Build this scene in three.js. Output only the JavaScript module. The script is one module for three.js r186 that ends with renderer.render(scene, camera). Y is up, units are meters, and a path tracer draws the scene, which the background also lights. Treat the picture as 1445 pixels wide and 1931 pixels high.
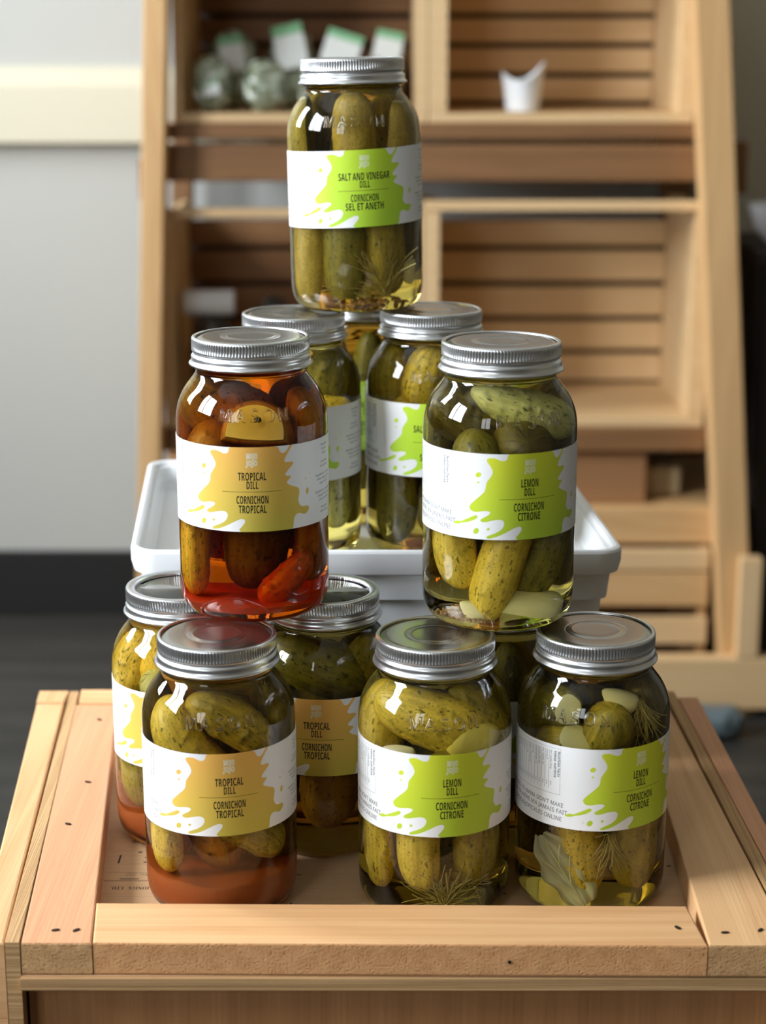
import * as THREE from 'three';
import { RoundedBoxGeometry } from 'three/addons/geometries/RoundedBoxGeometry.js';
import { mergeGeometries, mergeVertices, toCreasedNormals } from 'three/addons/utils/BufferGeometryUtils.js';
import { ImprovedNoise } from 'three/addons/math/ImprovedNoise.js';
import { FontLoader } from 'three/addons/loaders/FontLoader.js';
import { TextGeometry } from 'three/addons/geometries/TextGeometry.js';
import { RectAreaLightUniformsLib } from 'three/addons/lights/RectAreaLightUniformsLib.js';

// ------------------------------------------------------------------ camera, sky, daylight, exposure
RectAreaLightUniformsLib.init();
const scene = new THREE.Scene();
const renderer = new THREE.WebGLRenderer({ antialias: true });
renderer.toneMapping = THREE.LinearToneMapping;
renderer.toneMappingExposure = 1.08;
renderer.shadowMap.enabled = true;

const camera = new THREE.PerspectiveCamera(31.09, 1445 / 1931, 0.05, 60);
camera.position.set(0, 0.525, 0);
camera.rotation.set(-14.61 * Math.PI / 180, 0, 0);
camera.focus = 1.15;
camera.userData.fStop = 5.3;
scene.add(camera);

const SKY = new THREE.Color(0.86, 0.94, 1.0);
scene.background = SKY.clone().multiplyScalar(1.3);

// the two windows of the left wall and an unseen one added behind the camera for frontal fill: x or z planes, sizes, daylight through each
const WINDOWS = [
  { wall: 'left', c: -0.62, w: 1.0, y0: 0.66, y1: 1.9, glow: 32 },
  { wall: 'left', c: -2.08, w: 0.62, y0: 0.66, y1: 1.9, glow: 25 },
  { wall: 'front', c: -1.3, w: 0.9, y0: 0.66, y1: 1.9, glow: 6.5 },
];
const ROOM = { x0: -1.85, x1: 2.3, z0: -2.89, z1: 1.7, y0: -0.4, y1: 2.25 };
for (const w of WINDOWS) {
  const l = new THREE.RectAreaLight(new THREE.Color(0.95, 1.0, 1.07), w.glow, w.w, w.y1 - w.y0);
  const y = (w.y0 + w.y1) / 2;
  if (w.wall === 'left') { l.position.set(ROOM.x0 - 0.11, y, w.c); l.lookAt(0, y, w.c); }
  else { l.position.set(w.c, y, ROOM.z1 + 0.11); l.lookAt(w.c, y, 0); }
  l.name = 'window_and_fill_light';
  scene.add(l);
}

// ------------------------------------------------------------------ helpers
const noise = new ImprovedNoise();
function rng(seed) { let s = seed >>> 0; return () => { s = (s + 0x6d2b79f5) >>> 0; let t = Math.imul(s ^ (s >>> 15), 1 | s); t = (t + Math.imul(t ^ (t >>> 7), 61 | t)) ^ t; return ((t ^ (t >>> 14)) >>> 0) / 4294967296; }; }
const fbm = (x, y, z, o = 4) => { let a = 0.5, s = 0; for (let i = 0; i < o; i++) { s += a * noise.noise(x, y, z); x *= 2.03; y *= 2.03; z *= 2.03; a *= 0.5; } return s; };
const clamp = THREE.MathUtils.clamp, lerp = THREE.MathUtils.lerp, sstep = THREE.MathUtils.smoothstep, D2R = Math.PI / 180;
const used = new Map();
function numbered(n) { const k = used.get(n) ?? 0; used.set(n, k + 1); return k ? n + '_' + String(k).padStart(3, '0') : n; }
function shade(o) { o.traverse((m) => { if (m.isMesh) { m.castShadow = true; m.receiveShadow = true; } }); return o; }
function tag(o, label, category, group) { o.userData.label = label; o.userData.category = category; if (group) o.userData.group = group; return o; }
function thing(name, label, category, p = [0, 0, 0], group) { const o = new THREE.Group(); o.name = numbered(name); o.position.set(...p); tag(o, label, category, group); scene.add(o); return o; }
function part(name, geo, mat, parent, label) { const m = new THREE.Mesh(geo, mat); m.name = name; m.castShadow = m.receiveShadow = true; parent.add(m); if (label) m.userData.label = label; return m; }
function struct(name, geo, mat, parent = scene) { const m = new THREE.Mesh(geo, mat); m.name = name; m.castShadow = m.receiveShadow = true; if (parent === scene) m.userData.kind = 'structure'; parent.add(m); return m; }
function box(w, h, d, x = 0, y = 0, z = 0, r = 0.0015) { const g = r ? new RoundedBoxGeometry(w, h, d, 2, Math.min(r, w / 2.1, h / 2.1, d / 2.1)) : new THREE.BoxGeometry(w, h, d); return g.translate(x, y, z); }
const span = (x0, x1, y0, y1, z0, z1, r) => box(x1 - x0, y1 - y0, z1 - z0, (x0 + x1) / 2, (y0 + y1) / 2, (z0 + z1) / 2, r);
// uv in metres with v running along the grain
function grain(g, axis = [1, 0, 0], off = 0) {
  g = g.index ? g.toNonIndexed() : g;
  const A = new THREE.Vector3(...axis).normalize(), p = g.attributes.position, uv = new Float32Array(p.count * 2), a = new THREE.Vector3(), b = new THREE.Vector3(), c = new THREE.Vector3(), n = new THREE.Vector3(), t = new THREE.Vector3();
  for (let i = 0; i < p.count; i += 3) {
    a.fromBufferAttribute(p, i); b.fromBufferAttribute(p, i + 1); c.fromBufferAttribute(p, i + 2);
    n.copy(b).sub(a).cross(t.copy(c).sub(a)).normalize();
    const end = Math.abs(n.dot(A)) > 0.75;
    const ax = Math.abs(n.x), ay = Math.abs(n.y), az = Math.abs(n.z);
    for (const [k, q] of [[i, a], [i + 1, b], [i + 2, c]]) {
      const along = q.dot(A);
      let u, v;
      if (end) { u = ay > ax && ay > az ? q.x : q.y; v = ax > ay && ax > az ? q.z : (ay > az ? q.z : q.x); v *= 0.25; }
      else { t.crossVectors(n, A); const d = Math.abs(t.x) > 0.6 ? q.x : Math.abs(t.y) > 0.6 ? q.y : Math.abs(t.z) > 0.6 ? q.z : q.dot(t); u = d + 0.037 * (ax > 0.6 ? 1 : ay > 0.6 ? 2 : 3); v = along; }
      uv[k * 2] = u + off; uv[k * 2 + 1] = v + off * 1.7;
    }
  }
  g.setAttribute('uv', new THREE.BufferAttribute(uv, 2));
  return g;
}
// upright prism over a polygon of [x, z] corners
function prism(pts, y0, y1, bevel = 0.0012) {
  const s = new THREE.Shape(pts.map(([x, z]) => new THREE.Vector2(x, -z)));
  const g = new THREE.ExtrudeGeometry(s, { depth: y1 - y0 - 2 * bevel, bevelEnabled: bevel > 0, bevelThickness: bevel, bevelSize: bevel, bevelOffset: -bevel, bevelSegments: 2 });
  return g.rotateX(-Math.PI / 2).translate(0, y0 + bevel, 0);
}
function canvasTex(w, h, draw, srgb = true) {
  const c = document.createElement('canvas'); c.width = w; c.height = h; draw(c.getContext('2d'), w, h);
  const t = new THREE.CanvasTexture(c); if (srgb) t.colorSpace = THREE.SRGBColorSpace; t.anisotropy = 8; return t;
}
function dataTex(w, h, f, srgb = true, wrap = THREE.MirroredRepeatWrapping) {
  const d = new Uint8Array(w * h * 4);
  for (let y = 0; y < h; y++) for (let x = 0; x < w; x++) { const c = f(x / w, y / h), i = (y * w + x) * 4; d[i] = clamp(c[0], 0, 255); d[i + 1] = clamp(c[1], 0, 255); d[i + 2] = clamp(c[2], 0, 255); d[i + 3] = 255; }
  const t = new THREE.DataTexture(d, w, h); t.magFilter = THREE.LinearFilter; t.minFilter = THREE.LinearMipmapLinearFilter; t.wrapS = t.wrapT = wrap; if (srgb) t.colorSpace = THREE.SRGBColorSpace; t.needsUpdate = true; return t;
}
// the crease helper snaps points to a centimetre grid, so work in millimetres
const creased = (g, a) => toCreasedNormals(g.scale(1000, 1000, 1000), a).scale(0.001, 0.001, 0.001);
const mix3 = (a, b, t) => [lerp(a[0], b[0], t), lerp(a[1], b[1], t), lerp(a[2], b[2], t)];

// ------------------------------------------------------------------ materials
function woodMaterial(seed, light, dark, o = {}) {
  const W = 256, H = 512, tu = o.tu ?? 0.11, tv = o.tv ?? 0.5;
  const height = new Float32Array(W * H);
  const map = dataTex(W, H, (u, v) => {
    const x = u * 7, y = v * 2.2;
    const warp = fbm(x * 0.35, y * 0.5, seed, 3) * 2.2;
    const ring = 0.5 + 0.5 * Math.sin((x * 1.6 + warp * 2.4) * 3.1);
    const fine = fbm(x * 9, y * 0.9, seed + 7, 3), broad = fbm(x * 0.5, y * 0.6, seed + 3, 2), fibre = noise.noise(x * 40, y * 2.5, seed);
    let t = 0.5 + 0.24 * (ring - 0.5) * (o.ring ?? 1) + 0.32 * fine + 0.35 * broad + 0.08 * fibre;
    const pore = sstep(noise.noise(x * 55, y * 5, seed + 11), 0.45, 0.7);
    t += 0.3 * pore;
    height[Math.min(H - 1, Math.floor(v * H)) * W + Math.min(W - 1, Math.floor(u * W))] = 1 - clamp(t, 0, 1);
    return mix3(light, dark, clamp(t, 0, 1));
  });
  map.repeat.set(1 / tu, 1 / tv);
  const bump = dataTex(W, H, (u, v) => { const h = height[Math.floor(v * H + 0.01) * W + Math.floor(u * W + 0.01)] * 255; return [h, h, h]; }, false);
  bump.repeat.copy(map.repeat);
  return new THREE.MeshStandardMaterial({ name: 'wood', map, bumpMap: bump, bumpScale: o.bump ?? 0.0004, roughness: o.rough ?? 0.62 });
}
function sawnMaterial(seed, light, dark) { // rough sawn face: torn pits and faint slanting saw marks
  const f = (u, v) => { const x = u * 10, y = v * 10, pit = sstep(noise.noise(x * 3.6, y * 4.4, seed), 0.22, 0.5), saw = 0.5 + 0.5 * Math.sin((x * 2.2 + y * 5 + 2 * fbm(x * 0.6, y * 0.6, seed, 2)) * 2.2); return clamp(0.35 + 0.5 * fbm(x * 0.7, y * 0.7, seed + 2, 4) + 0.25 * fbm(x * 5, y * 5, seed + 5, 2) + 0.06 * saw + 0.3 * pit, 0, 1); };
  const map = dataTex(384, 384, (u, v) => mix3(light, dark, f(u, v))), bump = dataTex(384, 384, (u, v) => { const h = 255 * (1 - f(u, v)); return [h, h, h]; }, false);
  map.repeat.set(1 / 0.06, 1 / 0.06); bump.repeat.copy(map.repeat);
  return new THREE.MeshStandardMaterial({ name: 'sawn wood', map, bumpMap: bump, bumpScale: 0.0004, roughness: 0.92 });
}
const M = {};
M.crateEnd = sawnMaterial(8.7, [220, 178, 126], [160, 116, 72]);
M.crateSawn = sawnMaterial(41.7, [230, 176, 122], [190, 132, 82]);
M.cratePine = woodMaterial(1.3, [232, 190, 140], [196, 144, 94], { bump: 0.0004 });
M.cratePink = woodMaterial(4.1, [222, 170, 128], [192, 134, 94], { ring: 0.5, bump: 0.0003 });
M.cratePly = woodMaterial(12.9, [218, 180, 128], [150, 112, 70], { tu: 0.03, bump: 0.0006, rough: 0.8 });
M.crateFace = woodMaterial(17.2, [206, 152, 98], [158, 106, 62], { tu: 0.16, ring: 0.6 });
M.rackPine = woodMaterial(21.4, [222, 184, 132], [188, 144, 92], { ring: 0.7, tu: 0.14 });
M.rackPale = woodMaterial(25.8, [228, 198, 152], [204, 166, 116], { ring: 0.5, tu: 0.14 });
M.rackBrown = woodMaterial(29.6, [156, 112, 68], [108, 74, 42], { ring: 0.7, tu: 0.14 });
M.gapShade = new THREE.MeshStandardMaterial({ name: 'dark hardboard', color: new THREE.Color('#3d2c1e'), roughness: 0.9 });  // dark colour standing in for shade between the crate slats
M.cardboard = new THREE.MeshStandardMaterial({ name: 'cardboard', color: new THREE.Color('#9a6f47'), roughness: 0.85 });
M.wall = new THREE.MeshStandardMaterial({ name: 'wall paint', color: new THREE.Color('#bcbdb7'), roughness: 0.75 });
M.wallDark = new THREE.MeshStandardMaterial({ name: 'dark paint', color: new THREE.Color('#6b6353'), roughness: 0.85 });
M.door = new THREE.MeshStandardMaterial({ name: 'door paint', color: new THREE.Color('#d2ccb6'), roughness: 0.7 });
M.trim = new THREE.MeshStandardMaterial({ name: 'trim paint', color: new THREE.Color('#d6d1ba'), roughness: 0.55 });
M.baseboard = new THREE.MeshStandardMaterial({ name: 'black rubber', color: new THREE.Color('#151514'), roughness: 0.6 });
M.ceiling = new THREE.MeshStandardMaterial({ name: 'ceiling paint', color: new THREE.Color('#a8a59c'), roughness: 0.9 });
M.frame = new THREE.MeshStandardMaterial({ name: 'window frame paint', color: new THREE.Color('#3a3935'), roughness: 0.5 });
M.floor = new THREE.MeshStandardMaterial({ name: 'floor boards', roughness: 0.55, map: (() => { const t = dataTex(512, 512, (u, v) => { const n = fbm(u * 30, v * 3, 2, 4), b = fbm(u * 3, v * 1, 5, 2); const k = 52 + 26 * n + 18 * b; return [k * 1.03, k, k * 0.93]; }); t.repeat.set(1, 1); return t; })() });
M.white = new THREE.MeshPhysicalMaterial({ name: 'white plastic', color: new THREE.Color('#e9ecee'), roughness: 0.38, clearcoat: 0.15, clearcoatRoughness: 0.4 });
M.paper = new THREE.MeshStandardMaterial({ name: 'white paper', color: new THREE.Color('#e6e8e8'), roughness: 0.6 });

function glassMaterial(name, tint, dist) {
  return new THREE.MeshPhysicalMaterial({ name, color: 0xffffff, roughness: 0, metalness: 0, transmission: 1, thickness: 0.09, ior: 1.45, specularIntensity: 1.35, attenuationColor: new THREE.Color(...tint), attenuationDistance: dist });
}
M.brineGreen = glassMaterial('jar glass and green brine', [0.82, 0.74, 0.32], 0.052);
M.brineOlive = glassMaterial('jar glass and olive brine', [0.78, 0.68, 0.28], 0.044);
M.brineAmber = glassMaterial('jar glass and amber brine', [0.80, 0.46, 0.08], 0.027);
M.brineTan = glassMaterial('jar glass and tan brine', [0.84, 0.64, 0.24], 0.05);
M.letterGlass = new THREE.MeshPhysicalMaterial({ name: 'embossed glass', color: 0xffffff, roughness: 0, transmission: 1, thickness: 0.002, ior: 1.5 });
M.band = new THREE.MeshStandardMaterial({ name: 'galvanised band', color: new THREE.Color(0.76, 0.78, 0.80), metalness: 1, roughness: 0.29 });
M.disc = new THREE.MeshStandardMaterial({ name: 'tin lid', color: new THREE.Color(0.46, 0.45, 0.42), metalness: 1, roughness: 0.27 });

// pickle skins
function skinMaterial(seed, base, dark, o = {}) {
  const map = dataTex(384, 384, (u, v) => {
    const a = u * Math.PI * 2, cx = Math.cos(a) * 1.2, cz = Math.sin(a) * 1.2, y = v * 6;
    const m = fbm(cx * 1.5, y * 0.8, cz * 1.5 + seed, 4), streak = fbm(cx * 5, y * 0.35, cz * 5 + seed, 3), speck = noise.noise(cx * 14, y * 7, cz * 14 + seed), speck2 = noise.noise(cx * 5.5 + 9, y * 2.8, cz * 5.5 + seed);
    let t = 0.32 + 0.75 * m + 0.75 * streak * (o.streak ?? 1);
    let c = mix3(base, dark, clamp(t, 0, 1));
    const s = Math.max(sstep(speck, 0.33, 0.52) * (o.speck ?? 0.5), sstep(speck2, 0.42, 0.56) * (o.spot ?? 0.8));
    return mix3(c, o.spotColor ?? [72, 66, 18], s);
  }, true, THREE.RepeatWrapping);
  return new THREE.MeshPhysicalMaterial({ name: 'pickle skin', map, vertexColors: true, roughness: 0.42, bumpMap: map, bumpScale: -0.0003 });
}
M.skin = {
  yellow: skinMaterial(1.1, [240, 210, 88], [190, 162, 50], { spotColor: [120, 104, 26] }),
  olive: skinMaterial(5.3, [190, 170, 66], [122, 106, 30], { spotColor: [76, 74, 20] }),
  green: skinMaterial(9.7, [148, 136, 52], [90, 84, 28], { spotColor: [58, 58, 18] }),
  dark: skinMaterial(13.2, [112, 98, 38], [64, 56, 20], { spotColor: [44, 42, 14] }),
  freckled: skinMaterial(17.9, [190, 164, 66], [142, 118, 36], { speck: 0.75, spot: 0.35, streak: 0.5, spotColor: [106, 84, 20] }),
  pale: skinMaterial(23.3, [206, 206, 146], [164, 166, 98], { spotColor: [86, 88, 36], speck: 0.2 }),
  rust: skinMaterial(27.7, [180, 132, 50], [120, 82, 26], { spotColor: [110, 60, 16], speck: 0.3 }),
  red: skinMaterial(31.1, [206, 92, 48], [160, 58, 24], { spotColor: [160, 50, 20], speck: 0.2, spot: 0.2 }),
};
M.flesh = new THREE.MeshPhysicalMaterial({ name: 'cut pickle flesh', color: new THREE.Color('#f0ecb8'), roughness: 0.4 });
M.garlic = new THREE.MeshPhysicalMaterial({ name: 'garlic', color: new THREE.Color('#ece6bc'), roughness: 0.4 });
M.lemon = new THREE.MeshPhysicalMaterial({ name: 'lemon rind', color: new THREE.Color('#e0cf6a'), roughness: 0.45 });
M.leaf = new THREE.MeshPhysicalMaterial({ name: 'pale leaf', color: new THREE.Color('#e6e8c8'), roughness: 0.6, transmission: 0.2, side: THREE.DoubleSide });
M.dill = new THREE.MeshStandardMaterial({ name: 'dill', color: new THREE.Color('#b9aa64'), roughness: 0.6 });
M.spice = new THREE.MeshStandardMaterial({ name: 'spice sediment', color: new THREE.Color('#a98458'), roughness: 0.9, vertexColors: false });
M.sedimentOrange = new THREE.MeshStandardMaterial({ name: 'chilli sediment', color: new THREE.Color('#ac5620'), roughness: 0.8 });
M.sedimentRed = new THREE.MeshStandardMaterial({ name: 'red sediment', color: new THREE.Color('#dc4c36'), roughness: 0.8 });
M.pepper = new THREE.MeshStandardMaterial({ name: 'peppercorn', color: new THREE.Color('#1a1712'), roughness: 0.5 });

// ------------------------------------------------------------------ the room
{
  const { x0, x1, z0, z1, y0, y1 } = ROOM, T = 0.12;
  struct('floor', grain(span(x0 - T, x1 + T, y0 - T, y0, z0 - T, z1 + T, 0), [1, 0, 0]), M.floor);
  struct('ceiling', span(x0 - T, x1 + T, y1, y1 + T, z0 - T, z1 + T, 0), M.ceiling);
  struct('wall_back', span(x0 - T, x1 + T, y0, y1, z0 - T, z0, 0), M.wall);
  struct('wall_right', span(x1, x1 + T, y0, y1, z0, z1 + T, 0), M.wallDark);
  // walls with openings: one slab each, cut by extruding a shape with holes
  const holed = (a0, a1, holes) => {
    const s = new THREE.Shape([[a0, y0], [a1, y0], [a1, y1], [a0, y1]].map((q) => new THREE.Vector2(...q)));
    for (const [b0, b1, c0, c1] of holes) s.holes.push(new THREE.Path([[b0, c0], [b0, c1], [b1, c1], [b1, c0]].map((q) => new THREE.Vector2(...q))));
    return new THREE.ExtrudeGeometry(s, { depth: T, bevelEnabled: false });
  };
  const left = WINDOWS.filter((w) => w.wall === 'left'), front = WINDOWS.filter((w) => w.wall === 'front');
  struct('wall_left', holed(-z1 - T, -z0, left.map((w) => [-w.c - w.w / 2, -w.c + w.w / 2, w.y0, w.y1])).rotateY(Math.PI / 2).translate(x0 - T, 0, 0), M.wall);
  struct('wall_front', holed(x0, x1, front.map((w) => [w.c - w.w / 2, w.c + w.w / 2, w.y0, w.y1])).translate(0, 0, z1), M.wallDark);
  WINDOWS.forEach((w, i) => {
    const g = new THREE.Group(); g.name = 'window_' + (i + 1); g.userData.kind = 'structure'; scene.add(g);  // the front-wall one is an added fill window, out of view
    const yc = (w.y0 + w.y1) / 2, h = w.y1 - w.y0, a = w.w / 2, f = 0.045;
    struct('window_frame', mergeGeometries([box(w.w, f, 0.05, 0, w.y0 + f / 2, 0), box(w.w, f, 0.05, 0, w.y1 - f / 2, 0), box(f, h, 0.05, -a + f / 2, yc, 0), box(f, h, 0.05, a - f / 2, yc, 0)]), M.frame, g);
    struct('window_mullion', box(0.04, h, 0.04, i === 0 ? 0.16 : 0, yc, 0), M.frame, g);
    struct('window_sill', box(w.w + 0.08, 0.03, 0.14, 0, w.y0 - 0.015, 0.08), M.frame, g);
    if (w.wall === 'left') { g.position.set(x0 - 0.04, 0, w.c); g.rotation.y = Math.PI / 2; } else { g.position.set(w.c, 0, z1 + 0.04); g.rotation.y = Math.PI; }
  });
  const door = struct('door_1', box(0.9, 2.05, 0.035, 0.96, y0 + 1.026, z0 + 0.018, 0.002), M.door); door.userData.kind = 'structure';
  struct('door_handle', new THREE.CapsuleGeometry(0.009, 0.1, 6, 12).rotateZ(Math.PI / 2).translate(1.3, 0.62, z0 + 0.075), M.frame, door);
  struct('baseboard_back', box(0.5 - x0, 0.108, 0.012, (x0 + 0.5) / 2, y0 + 0.054, z0 + 0.006, 0.003), M.baseboard);
  const rail = new THREE.Shape([[0, 0.358], [0.03, 0.362], [0.03, 0.446], [0.012, 0.472], [0, 0.474]].map((q) => new THREE.Vector2(...q)));
  struct('trim_1', new THREE.ExtrudeGeometry(rail, { depth: 0.5 - x0, bevelEnabled: false }).rotateY(-Math.PI / 2).translate(0.5, 0, z0), M.trim);
}

// ------------------------------------------------------------------ the wooden crate that carries the jars
{
  const c = thing('wooden_crate', 'old pine crate with raised battens round a stamped plywood top, under the jars', 'crate');
  const D = [-0.006, 0];
  const A = 0.0207; // top of the battens
  const gz = [0.06, 0, 1];
  const P = (name, pts, y0, y1, m, axis, off = 0, b = 0.0012, label) => part(name, grain(prism(pts, y0, y1, b), axis, off), m, c, label);
  const sawn = (mesh, m2) => { // the face towards the room is rough from the saw
    const g = mesh.geometry, n = g.attributes.position, uv = g.attributes.uv, a = new THREE.Vector3(), b = new THREE.Vector3(), d = new THREE.Vector3(), face = [];
    g.clearGroups();
    for (let i = 0; i < n.count; i += 3) { a.fromBufferAttribute(n, i); b.fromBufferAttribute(n, i + 1).sub(a); d.fromBufferAttribute(n, i + 2).sub(a); b.cross(d).normalize(); face.push(b.z > 0.7 ? 1 : 0); if (b.z > 0.7) for (let k = i; k < i + 3; k++) uv.setXY(k, n.getX(k), n.getY(k)); }
    for (let i = 0, st = 0; i <= face.length; i++) if (i === face.length || face[i] !== face[st]) { g.addGroup(st * 3, (i - st) * 3, face[st]); st = i; }
    mesh.material = [mesh.material, m2];
  };
  // plywood top with the stamped print
  const print = canvasTex(2048, 2048, (x, w, h) => {
    x.fillStyle = '#c9a47a'; x.fillRect(0, 0, w, h);
    const r = rng(5);
    for (let i = 0; i < 5200; i++) { x.fillStyle = `rgba(${r() < 0.5 ? '120,84,50' : '226,190,150'},${0.04 + r() * 0.07})`; x.fillRect(r() * w, r() * h, 30 + r() * 300, 1 + r() * 2.5); }
    const upside = (t, X, Y, font, sx) => { x.save(); x.translate(X, Y); x.rotate(Math.PI); x.scale(sx, 1); x.font = font; x.textAlign = 'right'; x.fillText(t, 0, 0); x.restore(); };
    x.fillStyle = '#2c1a0e';
    upside('IONICS   LTD.', 286, 1392, 'bold 25px serif', 0.62);
    x.fillRect(262, 1352, 170, 2.5); x.globalAlpha = 0.75; x.fillRect(304, 1338, 52, 5); x.globalAlpha = 0.5; x.fillRect(262, 1296, 150, 2); upside('No. 352', 318, 1302, 'italic 26px serif', 0.7);
    x.globalAlpha = 0.95; x.fillRect(284, 1176, 5, 58); x.fillRect(356, 1190, 12, 7); x.fillRect(356, 1222, 12, 7); x.fillRect(366, 1204, 4, 10);
    upside('IONICS   LTD.', 302, 1070, 'bold 25px serif', 0.62); x.globalAlpha = 1;
    for (let i = 0; i < 30; i++) { x.fillStyle = 'rgba(30,18,8,.7)'; x.fillRect(280 + r() * 1600, 1000 + r() * 900, 5 + r() * 14, 4 + r() * 8); }
  });
  const deckGeo = prism([[-0.236, -1.37], [0.2215, -1.37], [0.2347, -0.957], [-0.2085, -0.957]], -0.0085, 0, 0);
  {
    const g = deckGeo.index ? deckGeo.toNonIndexed() : deckGeo, p = g.attributes.position, uv = new Float32Array(p.count * 2);
    for (let i = 0; i < p.count; i++) { uv[i * 2] = (p.getX(i) + 0.24) / 0.48; uv[i * 2 + 1] = 1 - (p.getZ(i) + 1.37) / 0.44; }
    g.setAttribute('uv', new THREE.BufferAttribute(uv, 2));
    part('plywood_top', g, new THREE.MeshStandardMaterial({ name: 'stamped plywood', map: print, roughness: 0.7 }), c, 'plywood panel with faded black stamped lettering');
  }
  P('plywood_edge', [[-0.2085, -0.9572], [0.2347, -0.9572], [0.2347, -0.9552], [-0.2085, -0.9552]], -0.0088, -0.0008, M.cratePly, [1, 0, 0], 0.2, 0.0004);
  // battens on top
  sawn(P('batten', [[-0.1663, -0.9575], [0.1855, -0.9545], [0.1812, -1.0035], [-0.1718, -1.0075]], 0.0003, A, M.cratePine, [1, 0, 0], 0.11, 0.0012), M.crateSawn);
  sawn(P('batten', [[-0.2075, -0.9572], [-0.1669, -0.9572], [-0.2062, -1.343], [-0.2395, -1.343]], 0.0003, A, M.cratePink, [-0.085, 0, -1], 0.35, 0.0012), M.crateEnd);
  sawn(P('batten', [[0.1862, -0.9545], [0.2342, -0.9545], [0.2208, -1.343], [0.196, -1.343]], 0.0003, A, M.cratePine, [-0.03, 0, -1], 0.61, 0.0012), M.crateEnd);
  P('batten', [[-0.185, -1.2285], [0.187, -1.2285], [0.1885, -1.262], [-0.188, -1.262]], 0.0003, A + 0.002, M.cratePine, [1, 0, 0], 0.72, 0.0012);
  P('batten', [[-0.236, -1.3435], [0.222, -1.3435], [0.222, -1.372], [-0.2385, -1.372]], 0.0003, A + 0.002, M.cratePine, [1, 0, 0], 0.5, 0.0012);
  // plywood sides seen on edge, with the outer boards nailed to them
  P('plywood_side', [[-0.2082, -0.957], [-0.2402, -1.372], [-0.2472, -1.372], [-0.2166, -0.957]], -0.396, A + 0.0005, M.cratePly, [-0.077, 0, -1], 0.3, 0.0005);
  P('plywood_side', [[0.2350, -0.957], [0.2430, -0.957], [0.2300, -1.372], [0.2222, -1.372]], -0.396, A + 0.0005, M.cratePly, [-0.03, 0, -1], 0.7, 0.0005);
  P('side_board', [[-0.2172, -0.9575], [-0.2478, -1.345], [-0.2690, -1.345], [-0.2330, -0.9575]], -0.396, A, M.cratePine, [-0.085, 0, -1], 0.84, 0.0015);
  P('side_board', [[0.2436, -0.9575], [0.2560, -0.9575], [0.2470, -1.36], [0.2315, -1.36]], -0.396, A, M.cratePink, [-0.03, 0, -1], 0.93, 0.0015);
  P('corner_block', [[-0.2484, -1.3465], [-0.2478, -1.372], [-0.2715, -1.372], [-0.2695, -1.3465]], -0.396, A + 0.001, M.cratePine, [0, 1, 0], 0.17, 0.0012);
  // front panel set back under the top, back panel
  P('front_panel', [[-0.2078, -0.974], [0.2345, -0.974], [0.2345, -0.982], [-0.2084, -0.982]], -0.395, -0.009, M.crateFace, [0, 1, 0], 0.27, 0.0005);
  P('back_panel', [[-0.2375, -1.362], [0.2218, -1.362], [0.2222, -1.370], [-0.2380, -1.370]], -0.395, -0.009, M.crateFace, [0, 1, 0], 0.6, 0.0005);
  // nail dents and heads
  const nail = new THREE.CylinderGeometry(0.0011, 0.0011, 0.001, 10), nm = new THREE.MeshStandardMaterial({ name: 'rusty nail', color: new THREE.Color('#2a2017'), roughness: 0.7, metalness: 0.4 });
  for (const [x, z] of [[-0.19, -0.972], [-0.178, -0.972], [0.198, -0.969], [0.219, -0.972], [0.1715, -0.975], [-0.2072, -1.12], [-0.205, -1.19], [-0.215, -1.31]]) { const n = part('nail', nail, nm, c); n.position.set(x, A + 0.0002, z); n.scale.set(1, 1, 2.2); n.rotation.y = x * 40; }
  const knot = part('nail', nail, nm, c); knot.position.set(0.0725, 0.0095, -0.9556); knot.rotation.x = Math.PI / 2;
}

// ------------------------------------------------------------------ the white plastic bin behind, with a shallow tray top
// loft of rounded rectangles: rings of [half width, half depth, corner radius, y]
function roundedLoft(rings, n = 8, skew = 0) {
  const pos = [], idx = [], per = 4 * (n + 1);
  for (const [a, b, r, y] of rings) for (let c = 0; c < 4; c++) for (let k = 0; k <= n; k++) {
    const t = (c + k / n) * Math.PI / 2, sx = c === 0 || c === 3 ? 1 : -1, sz = c < 2 ? 1 : -1;
    const x = sx * (a - r) + r * Math.cos(t), z = sz * (b - r) + r * Math.sin(t);
    pos.push(x + skew * z, y, z);
  }
  for (let i = 0; i < rings.length - 1; i++) for (let k = 0; k < per; k++) { const p = i * per + k, q = i * per + (k + 1) % per; idx.push(p, p + per, q, q, p + per, q + per); }
  const cap = (i, up) => { const o = pos.length / 3, b = i * per; let y = pos[b * 3 + 1]; pos.push(0, y, 0); for (let k = 0; k < per; k++) { const p = b + k, q = b + (k + 1) % per; up ? idx.push(o, q, p) : idx.push(o, p, q); } };
  cap(0, false); cap(rings.length - 1, true);
  const g = new THREE.BufferGeometry(); g.setAttribute('position', new THREE.Float32BufferAttribute(pos, 3)); g.setIndex(idx);
  g.computeVertexNormals();
  return creased(g, 0.5);
}
const BIN_Y = 0.1619;
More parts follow.
